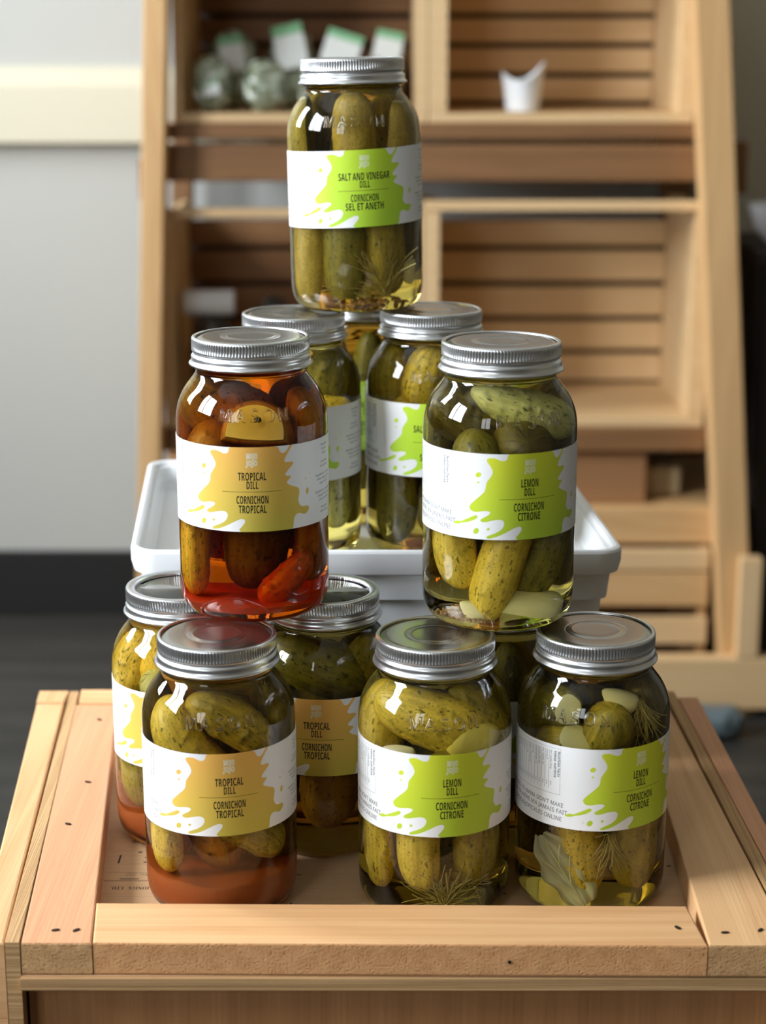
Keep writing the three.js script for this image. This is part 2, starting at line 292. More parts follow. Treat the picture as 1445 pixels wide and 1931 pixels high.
{
  const bin = thing('plastic_bin', 'white plastic bin with a shallow tray top, standing behind the lower jars', 'bin', [-0.014, 0, -1.343]);
  const sk = 0.075;
  part('body', roundedLoft([[0.1485, 0.1165, 0.012, 0.0232], [0.150, 0.118, 0.012, 0.030], [0.1575, 0.1255, 0.012, 0.1455]], 8, sk), M.white, bin);
  // tray: skirt, lip, inner wall, floor
  part('tray_top', roundedLoft([[0.152, 0.120, 0.010, 0.1456], [0.1605, 0.130, 0.013, 0.1462], [0.1625, 0.132, 0.014, 0.164], [0.1672, 0.1372, 0.017, 0.1665], [0.1690, 0.1390, 0.018, 0.1735], [0.1690, 0.1390, 0.018, 0.1815], [0.1680, 0.1380, 0.017, 0.1832], [0.1660, 0.1360, 0.016, 0.1838], [0.1638, 0.1338, 0.015, 0.1830], [0.1626, 0.1326, 0.014, 0.1800], [0.1600, 0.1300, 0.012, 0.1795], [0.1580, 0.1280, 0.011, 0.1660], [0.1555, 0.1255, 0.010, 0.1625], [0.1520, 0.1220, 0.008, BIN_Y]], 8, sk), M.white, bin);
}

// ------------------------------------------------------------------ jars
const SEG = 96, JAR_H = 0.1725, JAR_R = 0.047;
function lathe(pts, seg = SEG) { return new THREE.LatheGeometry(pts.map(([r, y]) => new THREE.Vector2(r, y)), seg); }
const curveTo = (pts, n) => new THREE.SplineCurve(pts.map((q) => new THREE.Vector2(...q))).getPoints(n).map((v) => [Math.max(0, v.x), v.y]);
const bodyProfile = [
  ...curveTo([[0, 0.0042], [0.02, 0.0040], [0.0305, 0.0030], [0.0340, 0.0010], [0.0362, 0.0002], [0.0392, 0.0005], [0.0428, 0.0030], [0.0455, 0.0078], [0.0467, 0.0135], [0.047, 0.021]], 36),
  [0.047, 0.05], [0.047, 0.08], [0.047, 0.112],
  ...curveTo([[0.047, 0.119], [0.0466, 0.1255], [0.0450, 0.1325], [0.0418, 0.1395], [0.0378, 0.1450], [0.0350, 0.1488], [0.0340, 0.1510], [0.0345, 0.1528], [0.0360, 0.1542], [0.0362, 0.1556], [0.0345, 0.1568], [0.0338, 0.1580]], 44),
  [0.0336, 0.164], [0.0336, 0.1698], [0, 0.1698],
];
const bodyGeo = lathe(bodyProfile);
// lids: a knurled band and a flat or inset tin disc
function knurl(g, n, depth, y0, y1) {
  const p = g.attributes.position;
  for (let i = 0; i < p.count; i++) {
    const y = p.getY(i), x = p.getX(i), z = p.getZ(i), r = Math.hypot(x, z);
    if (r < 0.03 || y < y0 || y > y1) continue;
    const k = Math.sin(Math.PI * clamp((y - y0) / (y1 - y0), 0, 1)) ** 0.4, w = (((Math.round((Math.atan2(z, x) / (2 * Math.PI) + 2) * n * 4)) % 4) < 2) ? 1 : 0, s = (r - depth * w * k) / r;
    p.setX(i, x * s); p.setZ(i, z * s);
  }
  g.computeVertexNormals();
  return g.rotateY(Math.PI);
}
const bandSide = [[0.0368, 0.1553], [0.0376, 0.1550], [0.0381, 0.1556], [0.0380, 0.1564], [0.0372, 0.1570], [0.0366, 0.1580], [0.0365, 0.1592], [0.0367, 0.1604], [0.0362, 0.1612], [0.0354, 0.1618], [0.0351, 0.1624], [0.0356, 0.1632], [0.0362, 0.1638], [0.0363, 0.1645], [0.0363, 0.1655], [0.0363, 0.1670], [0.0363, 0.1690], [0.0363, 0.1702], [0.0362, 0.1712], [0.0358, 0.1720], [0.0350, 0.17245]];
const KN = 118;
const bandFlat = knurl(lathe([...bandSide, [0.0343, 0.1724], [0.0338, 0.1720], [0.0336, 0.1714]], KN * 4), KN, 0.0007, 0.1648, 0.1706);
const bandOpen = knurl(lathe([...bandSide, [0.0335, 0.1726], [0.0318, 0.1722], [0.0306, 0.1716], [0.0300, 0.1706], [0.0300, 0.1692]], KN * 4), KN, 0.0007, 0.1648, 0.1706);
const ringUp = (r, h, w = 0.0008) => [[r - w, 0], [r - w * 0.4, h], [r + w * 0.4, h], [r + w, 0]];
const discFlat = lathe([[0, 0.1719], [0.0080, 0.1719], ...ringUp(0.0145, 0.00035).reverse().map(([r, h]) => [r, 0.1719 + h]).reverse(), ...ringUp(0.0185, -0.0003).map(([r, h]) => [r, 0.1719 + h]), [0.0290, 0.1719], [0.0312, 0.1716], [0.0322, 0.1709], [0.0337, 0.1709]].map((q) => q), 96);
const discInset = lathe([[0, 0.1688], [0.021, 0.1688], [0.0240, 0.1687], [0.0256, 0.1694], [0.0272, 0.1698], [0.0305, 0.1698]], 96);
const fontBold = await new FontLoader().loadAsync('fonts/droid/droid_sans_regular.typeface.json');
const LABEL = { y0: 0.060, y1: 0.1122, arc: 296 };
function wrapGeo(r0, r1, y0, y1, arcDeg, seg = 120) { // closed slab wrapped round the jar, centre towards +z
  const pos = [], uv = [], idx = [], a = arcDeg * D2R;
  const ring = (r, flip) => { const o = pos.length / 3; for (let i = 0; i <= seg; i++) { const t = -a / 2 + a * i / seg; for (const y of [y0, y1]) { pos.push(r * Math.sin(t), y, r * Math.cos(t)); uv.push(i / seg, y === y0 ? 0 : 1); } } for (let i = 0; i < seg; i++) { const p = o + i * 2; flip ? idx.push(p, p + 1, p + 2, p + 1, p + 3, p + 2) : idx.push(p, p + 2, p + 1, p + 1, p + 2, p + 3); } return o; };
  const A = ring(r1, false), B = ring(r0, true);
  for (let i = 0; i < seg; i++) { const p = A + i * 2, q = B + i * 2; idx.push(p, q, p + 2, p + 2, q, q + 2, p + 1, p + 3, q + 1, p + 3, q + 3, q + 1); }
  const g = new THREE.BufferGeometry(); g.setAttribute('position', new THREE.Float32BufferAttribute(pos, 3)); g.setAttribute('uv', new THREE.Float32BufferAttribute(uv, 2)); g.setIndex(idx);
  return creased(g, 0.6);
}
const labelGeo = wrapGeo(0.04702, 0.0473, LABEL.y0, LABEL.y1, LABEL.arc);
const labelAskew = labelGeo.clone(); // glued on a little askew
{ const p = labelAskew.attributes.position; for (let i = 0; i < p.count; i++) p.setY(i, p.getY(i) + 0.03 * JAR_R * Math.atan2(p.getX(i), p.getZ(i)) * (Math.abs(Math.atan2(p.getX(i), p.getZ(i))) < 1.7 ? 1 : 1.7 / Math.abs(Math.atan2(p.getX(i), p.getZ(i))))); }
// printed labels: text and splash drawn at their places, in degrees from the splash centre and in shares of the height
function labelMaterial(lines, top, bottom) {
  const W = 2048, H = Math.round(W * (LABEL.y1 - LABEL.y0) / (LABEL.arc * D2R * JAR_R));
  const X = (deg) => W / 2 + deg * W / LABEL.arc, Y = (v) => v * H;
  const map = canvasTex(W, H, (x) => {
    x.fillStyle = '#eef0f0'; x.fillRect(0, 0, W, H);
    const grad = x.createLinearGradient(0, 0, 0, H); grad.addColorStop(0, top); grad.addColorStop(1, bottom); x.fillStyle = grad;
    const P = [[-16, -0.02], [-15.6, 0.06], [-19.5, 0.085], [-25, 0.04], [-30.5, 0.05], [-31, 0.085], [-27.5, 0.15], [-26, 0.22], [-29, 0.29], [-31.2, 0.34], [-31.4, 0.43], [-36, 0.50], [-42, 0.585], [-43.8, 0.63], [-42, 0.675], [-38, 0.685], [-32, 0.662], [-28, 0.665], [-27.6, 0.69], [-30, 0.72], [-34.6, 0.76], [-35.2, 0.785], [-32, 0.80], [-25, 0.765], [-20, 0.755], [-17.2, 0.79], [-18.4, 0.86], [-23, 0.915], [-30, 0.955], [-30.6, 0.985], [-27, 0.985], [-20, 0.945], [-11, 0.865], [-6.6, 0.84], [-4.4, 0.86], [-5.2, 0.905], [-12, 1.02], [32, 1.02], [32.3, 0.93], [33, 0.86], [35.5, 0.825], [39, 0.83], [42, 0.855], [45.5, 0.84], [47.8, 0.79], [46, 0.755], [41, 0.76], [38.2, 0.735], [36.4, 0.67], [37.6, 0.60], [38, 0.55], [36.8, 0.515], [32, 0.49], [27.5, 0.455], [26.8, 0.43], [30.4, 0.385], [30.4, 0.362], [26.6, 0.36], [25.4, 0.335], [30, 0.265], [32.8, 0.225], [32.4, 0.195], [26, 0.20], [25, 0.17], [28, 0.09], [33, -0.02], [30.6, -0.02], [26.8, 0.07], [24.4, 0.09], [22, 0.075], [20, -0.02]].map(([a, v]) => [X(a), Y(v)]);
    x.beginPath();
    const mid = (p, q) => [(p[0] + q[0]) / 2, (p[1] + q[1]) / 2], N = P.length; let m = mid(P[N - 1], P[0]); x.moveTo(...m);
    for (let i = 0; i < N; i++) { const q = mid(P[i], P[(i + 1) % N]); x.quadraticCurveTo(P[i][0], P[i][1], q[0], q[1]); }
    x.closePath(); x.fill();
    const blob = (a, v, rx, ry, t) => { x.beginPath(); x.ellipse(X(a), Y(v), rx, ry, t, 0, 7); x.fill(); };
    blob(-36.8, 0.245, 15, 12, -0.5); blob(-36.8, 0.335, 6, 4.5, -0.4); blob(-38, 0.905, 17, 13, -0.9); blob(-29, 0.875, 8, 6, -0.5); blob(45.5, 0.58, 10, 17, 0.1); blob(44, 0.43, 4, 5, 0); blob(48, 0.38, 3, 3, 0); blob(-43, 0.9, 3, 3, 0);
    x.beginPath(); x.moveTo(X(-56.5), Y(0.845)); x.quadraticCurveTo(X(-55), Y(0.80), X(-50), Y(0.81)); x.quadraticCurveTo(X(-44), Y(0.76), X(-39), Y(0.72)); x.quadraticCurveTo(X(-36), Y(0.715), X(-37.5), Y(0.755)); x.quadraticCurveTo(X(-41), Y(0.80), X(-49), Y(0.825)); x.quadraticCurveTo(X(-53), Y(0.86), X(-56.5), Y(0.845)); x.fill();
    // lettering: narrow, slightly uneven capitals
    const say = (t, a, v0, v1, wdeg, o = {}) => {
      x.save(); x.font = (o.bold === false ? '' : 'bold ') + '100px ' + (o.face ?? 'sans-serif'); const w = x.measureText(t).width, ww = wdeg * W / LABEL.arc, cap = 71.5;
      x.translate(X(a), Y(v1)); if (o.turn) x.rotate(o.turn); x.scale(ww / w, (v1 - v0) * H / cap); x.textAlign = o.align ?? 'center';
      if (o.hollow) { x.lineWidth = 9; x.strokeStyle = o.color; x.strokeText(t, 0, 0); } else { x.fillStyle = o.color ?? '#15180c'; x.fillText(t, 0, 0); }
      x.restore();
    };
    for (const [t, v0, v1, wd] of lines) {
      say(t, 1, v0 - 0.004, v1 + 0.004, wd);
    }
    x.fillStyle = 'rgba(70,80,10,.85)'; x.fillRect(X(-21.5), Y(0.522), X(22.5) - X(-21.5), 2.4);
    say('MOJO', 1, 0.075, 0.135, 8.2, { color: 'rgba(236,240,226,.95)', hollow: true }); say('JOJO', 1, 0.155, 0.215, 8.2, { color: 'rgba(236,240,226,.95)', hollow: true });
    // side texts
    const hand = { bold: false, color: '#3c4048', align: 'right', turn: 0.06 };
    say("PICKLES YO MAMA DON'T MAKE", -58, 0.70, 0.752, 60, hand); say("QUE TA MÈRE N'A JAMAIS FAIT", -55, 0.785, 0.837, 62, hand); say('MOJOJOJOPICKLES ONLINE', -59, 0.872, 0.924, 52, hand);
    x.strokeStyle = 'rgba(60,70,90,.55)'; x.lineWidth = 1.5; x.strokeRect(X(-112), Y(0.04), X(-61) - X(-112), Y(0.6) - Y(0.04));
    x.save(); x.translate(X(-63.2), Y(0.07)); x.rotate(Math.PI / 2); x.fillStyle = '#3a404c'; x.font = 'bold 19px sans-serif'; x.fillText('Nutrition Facts', 0, 0); x.fillText('Valeur nutritive', 0, 20);
    x.font = '13px sans-serif'; const rows = ['Per 1 pickle (30 g)', 'Calories 5', 'Fat / Lipides 0 g', 'Sodium 260 mg', 'Carbohydrate 1 g', 'Fibre 0 g', 'Sugars / Sucres 0 g', 'Protein 0 g', 'Vitamin A', 'Vitamin C', 'Calcium', 'Iron / Fer'];
    rows.forEach((t, i) => { const y = 44 + i * 24; x.fillText(t, 0, y); x.fillText('0 %', 170, y); x.fillRect(0, y + 6, 210, 1.2); }); x.restore();
    x.fillStyle = '#444a52'; x.font = '17px sans-serif'; x.textAlign = 'center';
    const right = ['The pickles', 'for your', 'mouth', '', 'Cornichons', 'de chez nous', '', 'Ingredients: cucumbers,', 'white vinegar, water,', 'sugar, salt, dill', '', 'Ingrédients: concombres,', 'vinaigre blanc, eau,', 'sucre, sel, aneth', '', 'Refrigerate', 'after opening'];
    right.forEach((t, i) => x.fillText(t, X(69), Y(0.1) + i * 22));
  });
  return new THREE.MeshPhysicalMaterial({ name: 'printed label', map, roughness: 0.42 });
}
const LABELS = {
  tropical: labelMaterial([['TROPICAL', 0.30, 0.385, 20.8], ['DILL', 0.405, 0.485, 9], ['CORNICHON', 0.577, 0.662, 24], ['TROPICAL', 0.688, 0.772, 20.6]], '#f2b95c', '#c8ba4c'),
  lemon: labelMaterial([['LEMON', 0.30, 0.385, 14], ['DILL', 0.405, 0.485, 9], ['CORNICHON', 0.577, 0.662, 24], ['CITRONE', 0.688, 0.772, 18]], '#d6df36', '#b2cf38'),
  salt: labelMaterial([['SALT AND VINEGAR', 0.30, 0.385, 44], ['DILL', 0.405, 0.485, 9], ['CORNICHON', 0.577, 0.662, 24], ['SEL ET ANETH', 0.688, 0.772, 33]], '#c4e63c', '#b4dd3c'),
};
// raised glass lettering on the shoulder
const letterGeos = [...'MASON'].map((ch) => {
  const g = new TextGeometry(ch, { font: fontBold, size: 0.0072, depth: 0.0012, curveSegments: 4, bevelEnabled: true, bevelThickness: 0.0004, bevelSize: 0.0003, bevelSegments: 2 });
  g.computeBoundingBox(); const b = g.boundingBox; g.translate(-(b.min.x + b.max.x) / 2, -b.min.y, 0); return g;
});
const profileR = (y) => { const L = bodyProfile.slice(37); for (let i = 0; i < L.length - 1; i++) if (y >= L[i][1] && y <= L[i + 1][1] && L[i + 1][1] > L[i][1]) return lerp(L[i][0], L[i + 1][0], (y - L[i][1]) / (L[i + 1][1] - L[i][1])); return JAR_R; };
function bendLetters(center) {
  return letterGeos.map((g0, i) => {
    const g = g0.clone(), p = g.attributes.position, a0 = center * D2R + (i - 2) * 0.0088 / 0.0462;
    for (let k = 0; k < p.count; k++) { const y = 0.1272 + p.getY(k), r = profileR(y) + 0.00012 + p.getZ(k), t = a0 + p.getX(k) / 0.0462; p.setXYZ(k, r * Math.sin(t), y, r * Math.cos(t)); }
    g.computeVertexNormals(); return g;
  });
}
const letters = bendLetters(0);
function makeJar(name, label, group, o) {
  const j = thing(name, label, 'jar', o.at, group);
  part('glass_body', bodyGeo, o.brine, j);
  part('lid_band', o.open ? bandOpen : bandFlat, M.band, j);
  part('lid_disc', o.open ? discInset : discFlat, M.disc, j);
  const lb = part('paper_label', o.askew ? labelAskew : labelGeo, o.print, j); lb.rotation.y = o.turn * D2R;
  if (o.emboss !== undefined) letters.forEach((g) => { const m = part('embossed_letter', g, M.letterGlass, j); m.rotation.y = o.emboss * D2R; });
  if (o.tilt) j.rotation.set(0, 0, o.tilt * D2R);
  return j;
}
const YB = BIN_Y + 0.0004, Y1 = JAR_H + 0.0006;
const JARS = {
  frL: { at: [-0.1009, 0.0004, -1.0616], print: 'tropical', brine: M.brineTan, turn: 11, emboss: 6 },
  frM: { at: [0.0317, 0.0004, -1.0603], print: 'lemon', brine: M.brineGreen, turn: 10.5, emboss: 6 },
  frR: { at: [0.1299, 0.0004, -1.0688], print: 'lemon', brine: M.brineOlive, turn: 31, emboss: -20 },
  lfB: { at: [-0.1334, 0.0004, -1.1625], print: 'tropical', brine: M.brineTan, turn: -10, open: true },
  trB: { at: [-0.0385, 0.0004, -1.1535], print: 'tropical', brine: M.brineOlive, turn: -6, open: true },
  hid: { at: [0.0785, 0.0004, -1.1500], print: 'lemon', brine: M.brineOlive, turn: 40 },
  midL: { at: [-0.0813, Y1, -1.1191], print: 'tropical', brine: M.brineAmber, turn: 2.5, emboss: 6 },
  midR: { at: [0.0715, Y1, -1.1005], print: 'lemon', brine: M.brineGreen, turn: 18, emboss: 20 },
  bkL: { at: [-0.0629, YB, -1.2877], print: 'salt', brine: M.brineGreen, turn: -4, },
  bkR: { at: [0.0343, YB, -1.3050], print: 'salt', brine: M.brineOlive, turn: 5, emboss: 8 },
  bk3: { at: [-0.0120, YB, -1.3925], print: 'salt', brine: M.brineOlive, turn: 0 },
  top: { at: [-0.0181, YB + JAR_H + 0.0008, -1.3173], print: 'salt', brine: M.brineOlive, turn: 8, emboss: 2, tilt: 1.1, askew: true },
};
const JAR_LABELS = {
  frL: 'front jar of tropical dill pickles over a bed of orange sediment',
  frM: 'jar of lemon dill pickles with lime label, middle one of the front row',
  frR: 'rightmost front jar of lemon dill pickles with its lime label turned aside',
  lfB: 'tropical dill jar with inset two-piece lid, half hidden behind the front tropical jar',
  trB: 'dark shaded tropical dill jar with inset lid, between the tropical and lemon front jars',
  hid: 'dark jar hidden in shadow behind the two front lemon dill jars',
  midL: 'jar of amber tropical dill pickles with red bottom, stacked upon three jars',
  midR: 'jar of lemon dill pickles stacked on top of the lemon dill jars',
  bkL: 'salt and vinegar jar on the white bin, partly hidden by the stacked amber jar',
  bkR: 'salt and vinegar jar on the white bin, next to the stacked lemon jar',
  bk3: 'dark jar hidden between the two salt and vinegar jars on the bin',
  top: 'jar of salt and vinegar dill pickle spears crowning the whole stack',
};
for (const [k, o] of Object.entries(JARS)) { o.print = LABELS[o.print]; o.node = makeJar('pickle_jar', JAR_LABELS[k], null, o); }

// ------------------------------------------------------------------ what swims in the jars
// a whole pickle along y: blunt ends, faint ribs, warts and a bend; cut: 1 slices the top end flat, 2 the lower end
function pickleGeo(L, R, seed, o = {}) {
  const NU = 56, NV = 72, pos = [], uv = [], col = [], idx = [], r = rng(seed * 977 + 5), warts = [];
  const bend = o.bend ?? 0.12, wart = o.wart ?? 0.00065, ribs = o.ribs ?? 5, ph = r() * 6;
  for (let i = 0; i < (o.warts ?? 46); i++) warts.push([r() * Math.PI * 2, r() * 0.86 + 0.07, 0.5 + r()]);
  const v0 = o.cut === 2 ? 0.12 : 0, v1 = o.cut === 1 ? 0.88 : 1;
  for (let j = 0; j <= NV; j++) for (let i = 0; i <= NU; i++) {
    const v = lerp(v0, v1, j / NV), s = v * 2 - 1, u = i / NU, t = u * Math.PI * 2;
    let rad = R * Math.pow(Math.max(0, 1 - Math.pow(Math.abs(s), 3.4)), 0.5) * (1 - 0.06 * s * (o.taper ?? 1));
    const round = Math.min(1, (1 - Math.abs(s)) * 6);
    rad *= 1 + round * (0.028 * Math.cos(ribs * t + ph) + 0.10 * fbm(Math.cos(t) * 0.9 + seed, v * 2.3, Math.sin(t) * 0.9, 3));
    let tint = 1;
    for (const [wt, wv, k] of warts) { const dt = Math.atan2(Math.sin(t - wt), Math.cos(t - wt)) * R, dv = (v - wv) * L, d = (dt * dt + dv * dv) / 2.2e-6; if (d < 6) { rad += wart * k * Math.exp(-d) * round; tint = Math.min(tint, 1 - 0.62 * k * 0.7 * Math.exp(-d * 1.6)); } }
    const b = bend * L * (s * s - 0.4) * 0.5;
    pos.push(rad * Math.cos(t) + b, s * L / 2, rad * Math.sin(t)); uv.push(u, v * L / 0.062); tint = Math.max(0.3, tint); col.push(tint, tint, tint * 0.9);
  }
  for (let j = 0; j < NV; j++) for (let i = 0; i < NU; i++) { const p = j * (NU + 1) + i, q = p + NU + 1; idx.push(p, q, p + 1, p + 1, q, q + 1); }
  const g = new THREE.BufferGeometry(); g.setAttribute('position', new THREE.Float32BufferAttribute(pos, 3)); g.setAttribute('uv', new THREE.Float32BufferAttribute(uv, 2)); g.setAttribute('color', new THREE.Float32BufferAttribute(col, 3)); g.setIndex(idx); g.computeVertexNormals();
  const n = g.attributes.normal; // close the seam
  for (let j = 0; j <= NV; j++) { const p = j * (NU + 1), q = p + NU; const x = n.getX(p) + n.getX(q), y = n.getY(p) + n.getY(q), z = n.getZ(p) + n.getZ(q), l = Math.hypot(x, y, z) || 1; n.setXYZ(p, x / l, y / l, z / l); n.setXYZ(q, x / l, y / l, z / l); }
  g.userData = { ring: (end) => { const j = end === 1 ? NV : 0, a = []; for (let i = 0; i < NU; i++) { const p = j * (NU + 1) + i; a.push([pos[p * 3], pos[p * 3 + 1], pos[p * 3 + 2]]); } return a; } };
  return g;
}
function capGeo(ring, up, dome = 0.0006) {
  const c = ring.reduce((s, p) => [s[0] + p[0] / ring.length, s[1] + p[1] / ring.length, s[2] + p[2] / ring.length], [0, 0, 0]), pos = [], idx = [], n = ring.length;
  for (const [k, h] of [[1, 0], [0.9, 0.6], [0.5, 1], [0.12, 0.9]]) for (const p of ring) pos.push(c[0] + (p[0] - c[0]) * k, p[1] + (up ? 1 : -1) * dome * h, c[2] + (p[2] - c[2]) * k);
  for (let j = 0; j < 3; j++) for (let i = 0; i < n; i++) { const a = j * n + i, b = j * n + (i + 1) % n; up ? idx.push(a, a + n, b, b, a + n, b + n) : idx.push(a, b, a + n, b, b + n, a + n); }
  const o = pos.length / 3; pos.push(c[0], c[1] + (up ? 1 : -1) * dome, c[2]); for (let i = 0; i < n; i++) { const a = 3 * n + i, b = 3 * n + (i + 1) % n; up ? idx.push(a, o, b) : idx.push(a, b, o); }
  const g = new THREE.BufferGeometry(); g.setAttribute('position', new THREE.Float32BufferAttribute(pos, 3)); g.setIndex(idx); g.computeVertexNormals(); return g;
}
// a lengthwise spear or half: skin over an arc of the round, cut faces inside
function spearGeos(L, R, arcDeg, seed, depth = 0.5) {
  const NU = 22, NV = 40, a = arcDeg * D2R, pos = [], uv = [], idx = [], fpos = [], fidx = [];
  const rad = (t, v) => { const s = v * 2 - 1; return R * Math.pow(Math.max(0, 1 - Math.pow(Math.abs(s) * 0.97, 5)), 0.4) * (1 + 0.07 * fbm(Math.cos(t) + seed, v * 3, Math.sin(t), 3)); };
  for (let j = 0; j <= NV; j++) { const v = j / NV; for (let i = 0; i <= NU; i++) { const t = -a / 2 + a * i / NU, q = rad(t, v); pos.push(q * Math.sin(t), (v - 0.5) * L, q * Math.cos(t)); uv.push(i / NU * 0.5, v * L / 0.062); } }
  for (let j = 0; j < NV; j++) for (let i = 0; i < NU; i++) { const p = j * (NU + 1) + i, q = p + NU + 1; idx.push(p, p + 1, q, p + 1, q + 1, q); }
  const K = 4;
  for (let j = 0; j <= NV; j++) { const v = j / NV, A = rad(-a / 2, v), B = rad(a / 2, v), back = R * (1 - depth) - R * 0.5; for (let k = 0; k <= 2 * K; k++) { const e = k < K ? [lerp(A * Math.sin(-a / 2), 0, k / K), lerp(A * Math.cos(a / 2), back, k / K)] : [lerp(0, B * Math.sin(a / 2), (k - K) / K), lerp(back, B * Math.cos(a / 2), (k - K) / K)]; fpos.push(e[0], (v - 0.5) * L, e[1]); } }
  const w = 2 * K + 1;
  for (let j = 0; j < NV; j++) for (let k = 0; k < w - 1; k++) { const p = j * w + k, q = p + w; fidx.push(p, q, p + 1, p + 1, q, q + 1); }
  // ends
  for (const [j, up] of [[0, false], [NV, true]]) {
    const o = fpos.length / 3, outline = [];
    for (let i = 0; i <= NU; i++) { const p = (j * (NU + 1) + i) * 3; outline.push([pos[p], pos[p + 1], pos[p + 2]]); }
    for (let k = w - 2; k > 0; k--) { const p = (j * w + k) * 3; outline.push([fpos[p], fpos[p + 1], fpos[p + 2]]); }
    const c = outline.reduce((s, p) => [s[0] + p[0] / outline.length, s[1] + p[1] / outline.length, s[2] + p[2] / outline.length], [0, 0, 0]);
    fpos.push(...c); outline.forEach((p) => fpos.push(...p));
    for (let i = 0; i < outline.length; i++) { const p = o + 1 + i, q = o + 1 + (i + 1) % outline.length; up ? fidx.push(o, p, q) : fidx.push(o, q, p); }
  }
  const mk = (p, i, u) => { const g = new THREE.BufferGeometry(); g.setAttribute('position', new THREE.Float32BufferAttribute(p, 3)); if (u) { g.setAttribute('uv', new THREE.Float32BufferAttribute(u, 2)); g.setAttribute('color', new THREE.Float32BufferAttribute(new Array(p.length).fill(1), 3)); } g.setIndex(i); g.computeVertexNormals(); return g; };
  return [mk(pos, idx, uv), creased(mk(fpos, fidx), 0.5)];
}
const euler = (roll, lean, spin) => new THREE.Quaternion().setFromEuler(new THREE.Euler(lean * D2R, 0, roll * D2R, 'XZY')).multiply(new THREE.Quaternion().setFromAxisAngle(new THREE.Vector3(0, 1, 0), spin * D2R));
let jar; // the jar being filled
const setIn = (g, x, y, z) => { g.position.set(x, y, z); if (jar.tilt) g.position.applyAxisAngle(new THREE.Vector3(0, 0, 1), jar.tilt * D2R); g.position.add(jar.node.position); return g; };
let seedCount = 1;
function pickle(label, skin, [x, y, z], L, R, roll = 0, lean = 0, o = {}) {
  const seed = o.seed ?? seedCount++, g = setIn(thing('pickle', label, 'pickle', [0, 0, 0], o.group), x, y, z);
  const geo = pickleGeo(L, R, seed, o); part('skin', geo, M.skin[skin], g);
  if (o.cut) part('cut_face', capGeo(geo.userData.ring(o.cut), o.cut === 1), M.flesh, g);
  g.quaternion.copy(euler(roll, lean, o.spin ?? seed * 71)); return g;
}
function spear(label, skin, [x, y, z], L, R, arc, roll, lean, spin, seed) {
  const g = setIn(thing('pickle_spear', label, 'pickle'), x, y, z), [a, b] = spearGeos(L, R, arc, seed);
  part('skin', a, M.skin[skin], g); part('flesh', b, M.flesh, g); g.quaternion.copy(euler(roll, lean, spin)); return g;
}
function garlic(label, [x, y, z], s, roll = 0, lean = 0, spin = 0) {
  const g = setIn(thing('garlic_clove', label, 'garlic'), x, y, z);
  const l = new THREE.LatheGeometry(curveTo([[0, -1], [0.42, -0.92], [0.62, -0.5], [0.66, 0], [0.5, 0.5], [0.22, 0.92], [0, 1.05]], 22).map((q) => new THREE.Vector2(...q)), 20).scale(s, s, s * 0.72);
  const p = l.attributes.position; for (let i = 0; i < p.count; i++) p.setX(i, p.getX(i) + 0.18 * s * (p.getY(i) / s) ** 2); l.computeVertexNormals();
  part('clove', l, M.garlic, g); part('root_end', new THREE.SphereGeometry(0.3 * s, 12, 8).scale(1, 0.35, 0.8).translate(0.18 * s, -0.95 * s, 0), M.lemon, g);
  g.quaternion.copy(euler(roll, lean, spin)); return g;
}
function dill(label, [x, y, z], { n = 46, len = 0.024, spread = 70, dir = 0, lean = 20, seed = 1, stem = true } = {}) {
  const r = rng(seed * 31 + 7), g = setIn(thing('dill_sprig', label, 'dill'), x, y, z), tubes = [];
  for (let i = 0; i < n; i++) {
    const a = (dir + (r() - 0.5) * 2 * spread) * D2R, b = (lean * r() - 4) * D2R, l = len * (0.45 + 0.7 * r()), c = (r() - 0.5) * 0.9, w = (r() - 0.5) * 0.5, o = new THREE.Vector3((r() - 0.5) * 0.006, (r() - 0.5) * 0.004, (r() - 0.5) * 0.004), pts = [];
    for (let k = 0; k <= 4; k++) { const t = k / 4, aa = a + c * t; pts.push(o.clone().add(new THREE.Vector3(Math.sin(aa) * l * t, Math.cos(aa) * Math.cos(b) * l * t, Math.sin(b + w * t) * l * t))); }
    tubes.push(new THREE.TubeGeometry(new THREE.CatmullRomCurve3(pts), 6, 0.00026 + r() * 0.00012, 4));
  }
  const f = part('fronds', mergeGeometries(tubes), M.dill, g); f.userData.kind = 'stuff';
  if (stem) part('stem', new THREE.TubeGeometry(new THREE.CatmullRomCurve3([new THREE.Vector3(-0.008, -0.002, -0.002), new THREE.Vector3(0, 0, 0), new THREE.Vector3(Math.sin(dir * D2R) * len * 0.8, Math.cos(dir * D2R) * len * 0.8, 0.001)]), 12, 0.0006, 6), M.dill, g);
  return g;
}
function sediment(mat, y0, y1, seed, r0 = 0.0425, from = 0) { // loose grounds lying in the bottom of the jar, a part of its contents
  const pts = [[0.0005, y0], [0.030, y0], [0.037, y0 + 0.0005], [r0 - 0.0015, y0 + 0.004], [r0, Math.min(y1, y0 + 0.010)], [r0, y1], [r0 * 0.9, y1 + 0.0006], [r0 * 0.6, y1 + 0.001], [r0 * 0.3, y1 + 0.0012], [0.0005, y1 + 0.0012]];
  const g = lathe(pts, 64), p = g.attributes.position;
  for (let i = 0; i < p.count; i++) { const x = p.getX(i), y = p.getY(i), z = p.getZ(i); if (y > y1 - 0.001) p.setY(i, Math.max(y0 + 0.0005, y + 0.005 * fbm(x * 40 + seed, z * 40, seed, 3) + from * x)); }
  g.computeVertexNormals();
  const m = part('sediment', g, mat, jar.node); m.userData.kind = 'stuff'; return m;
}
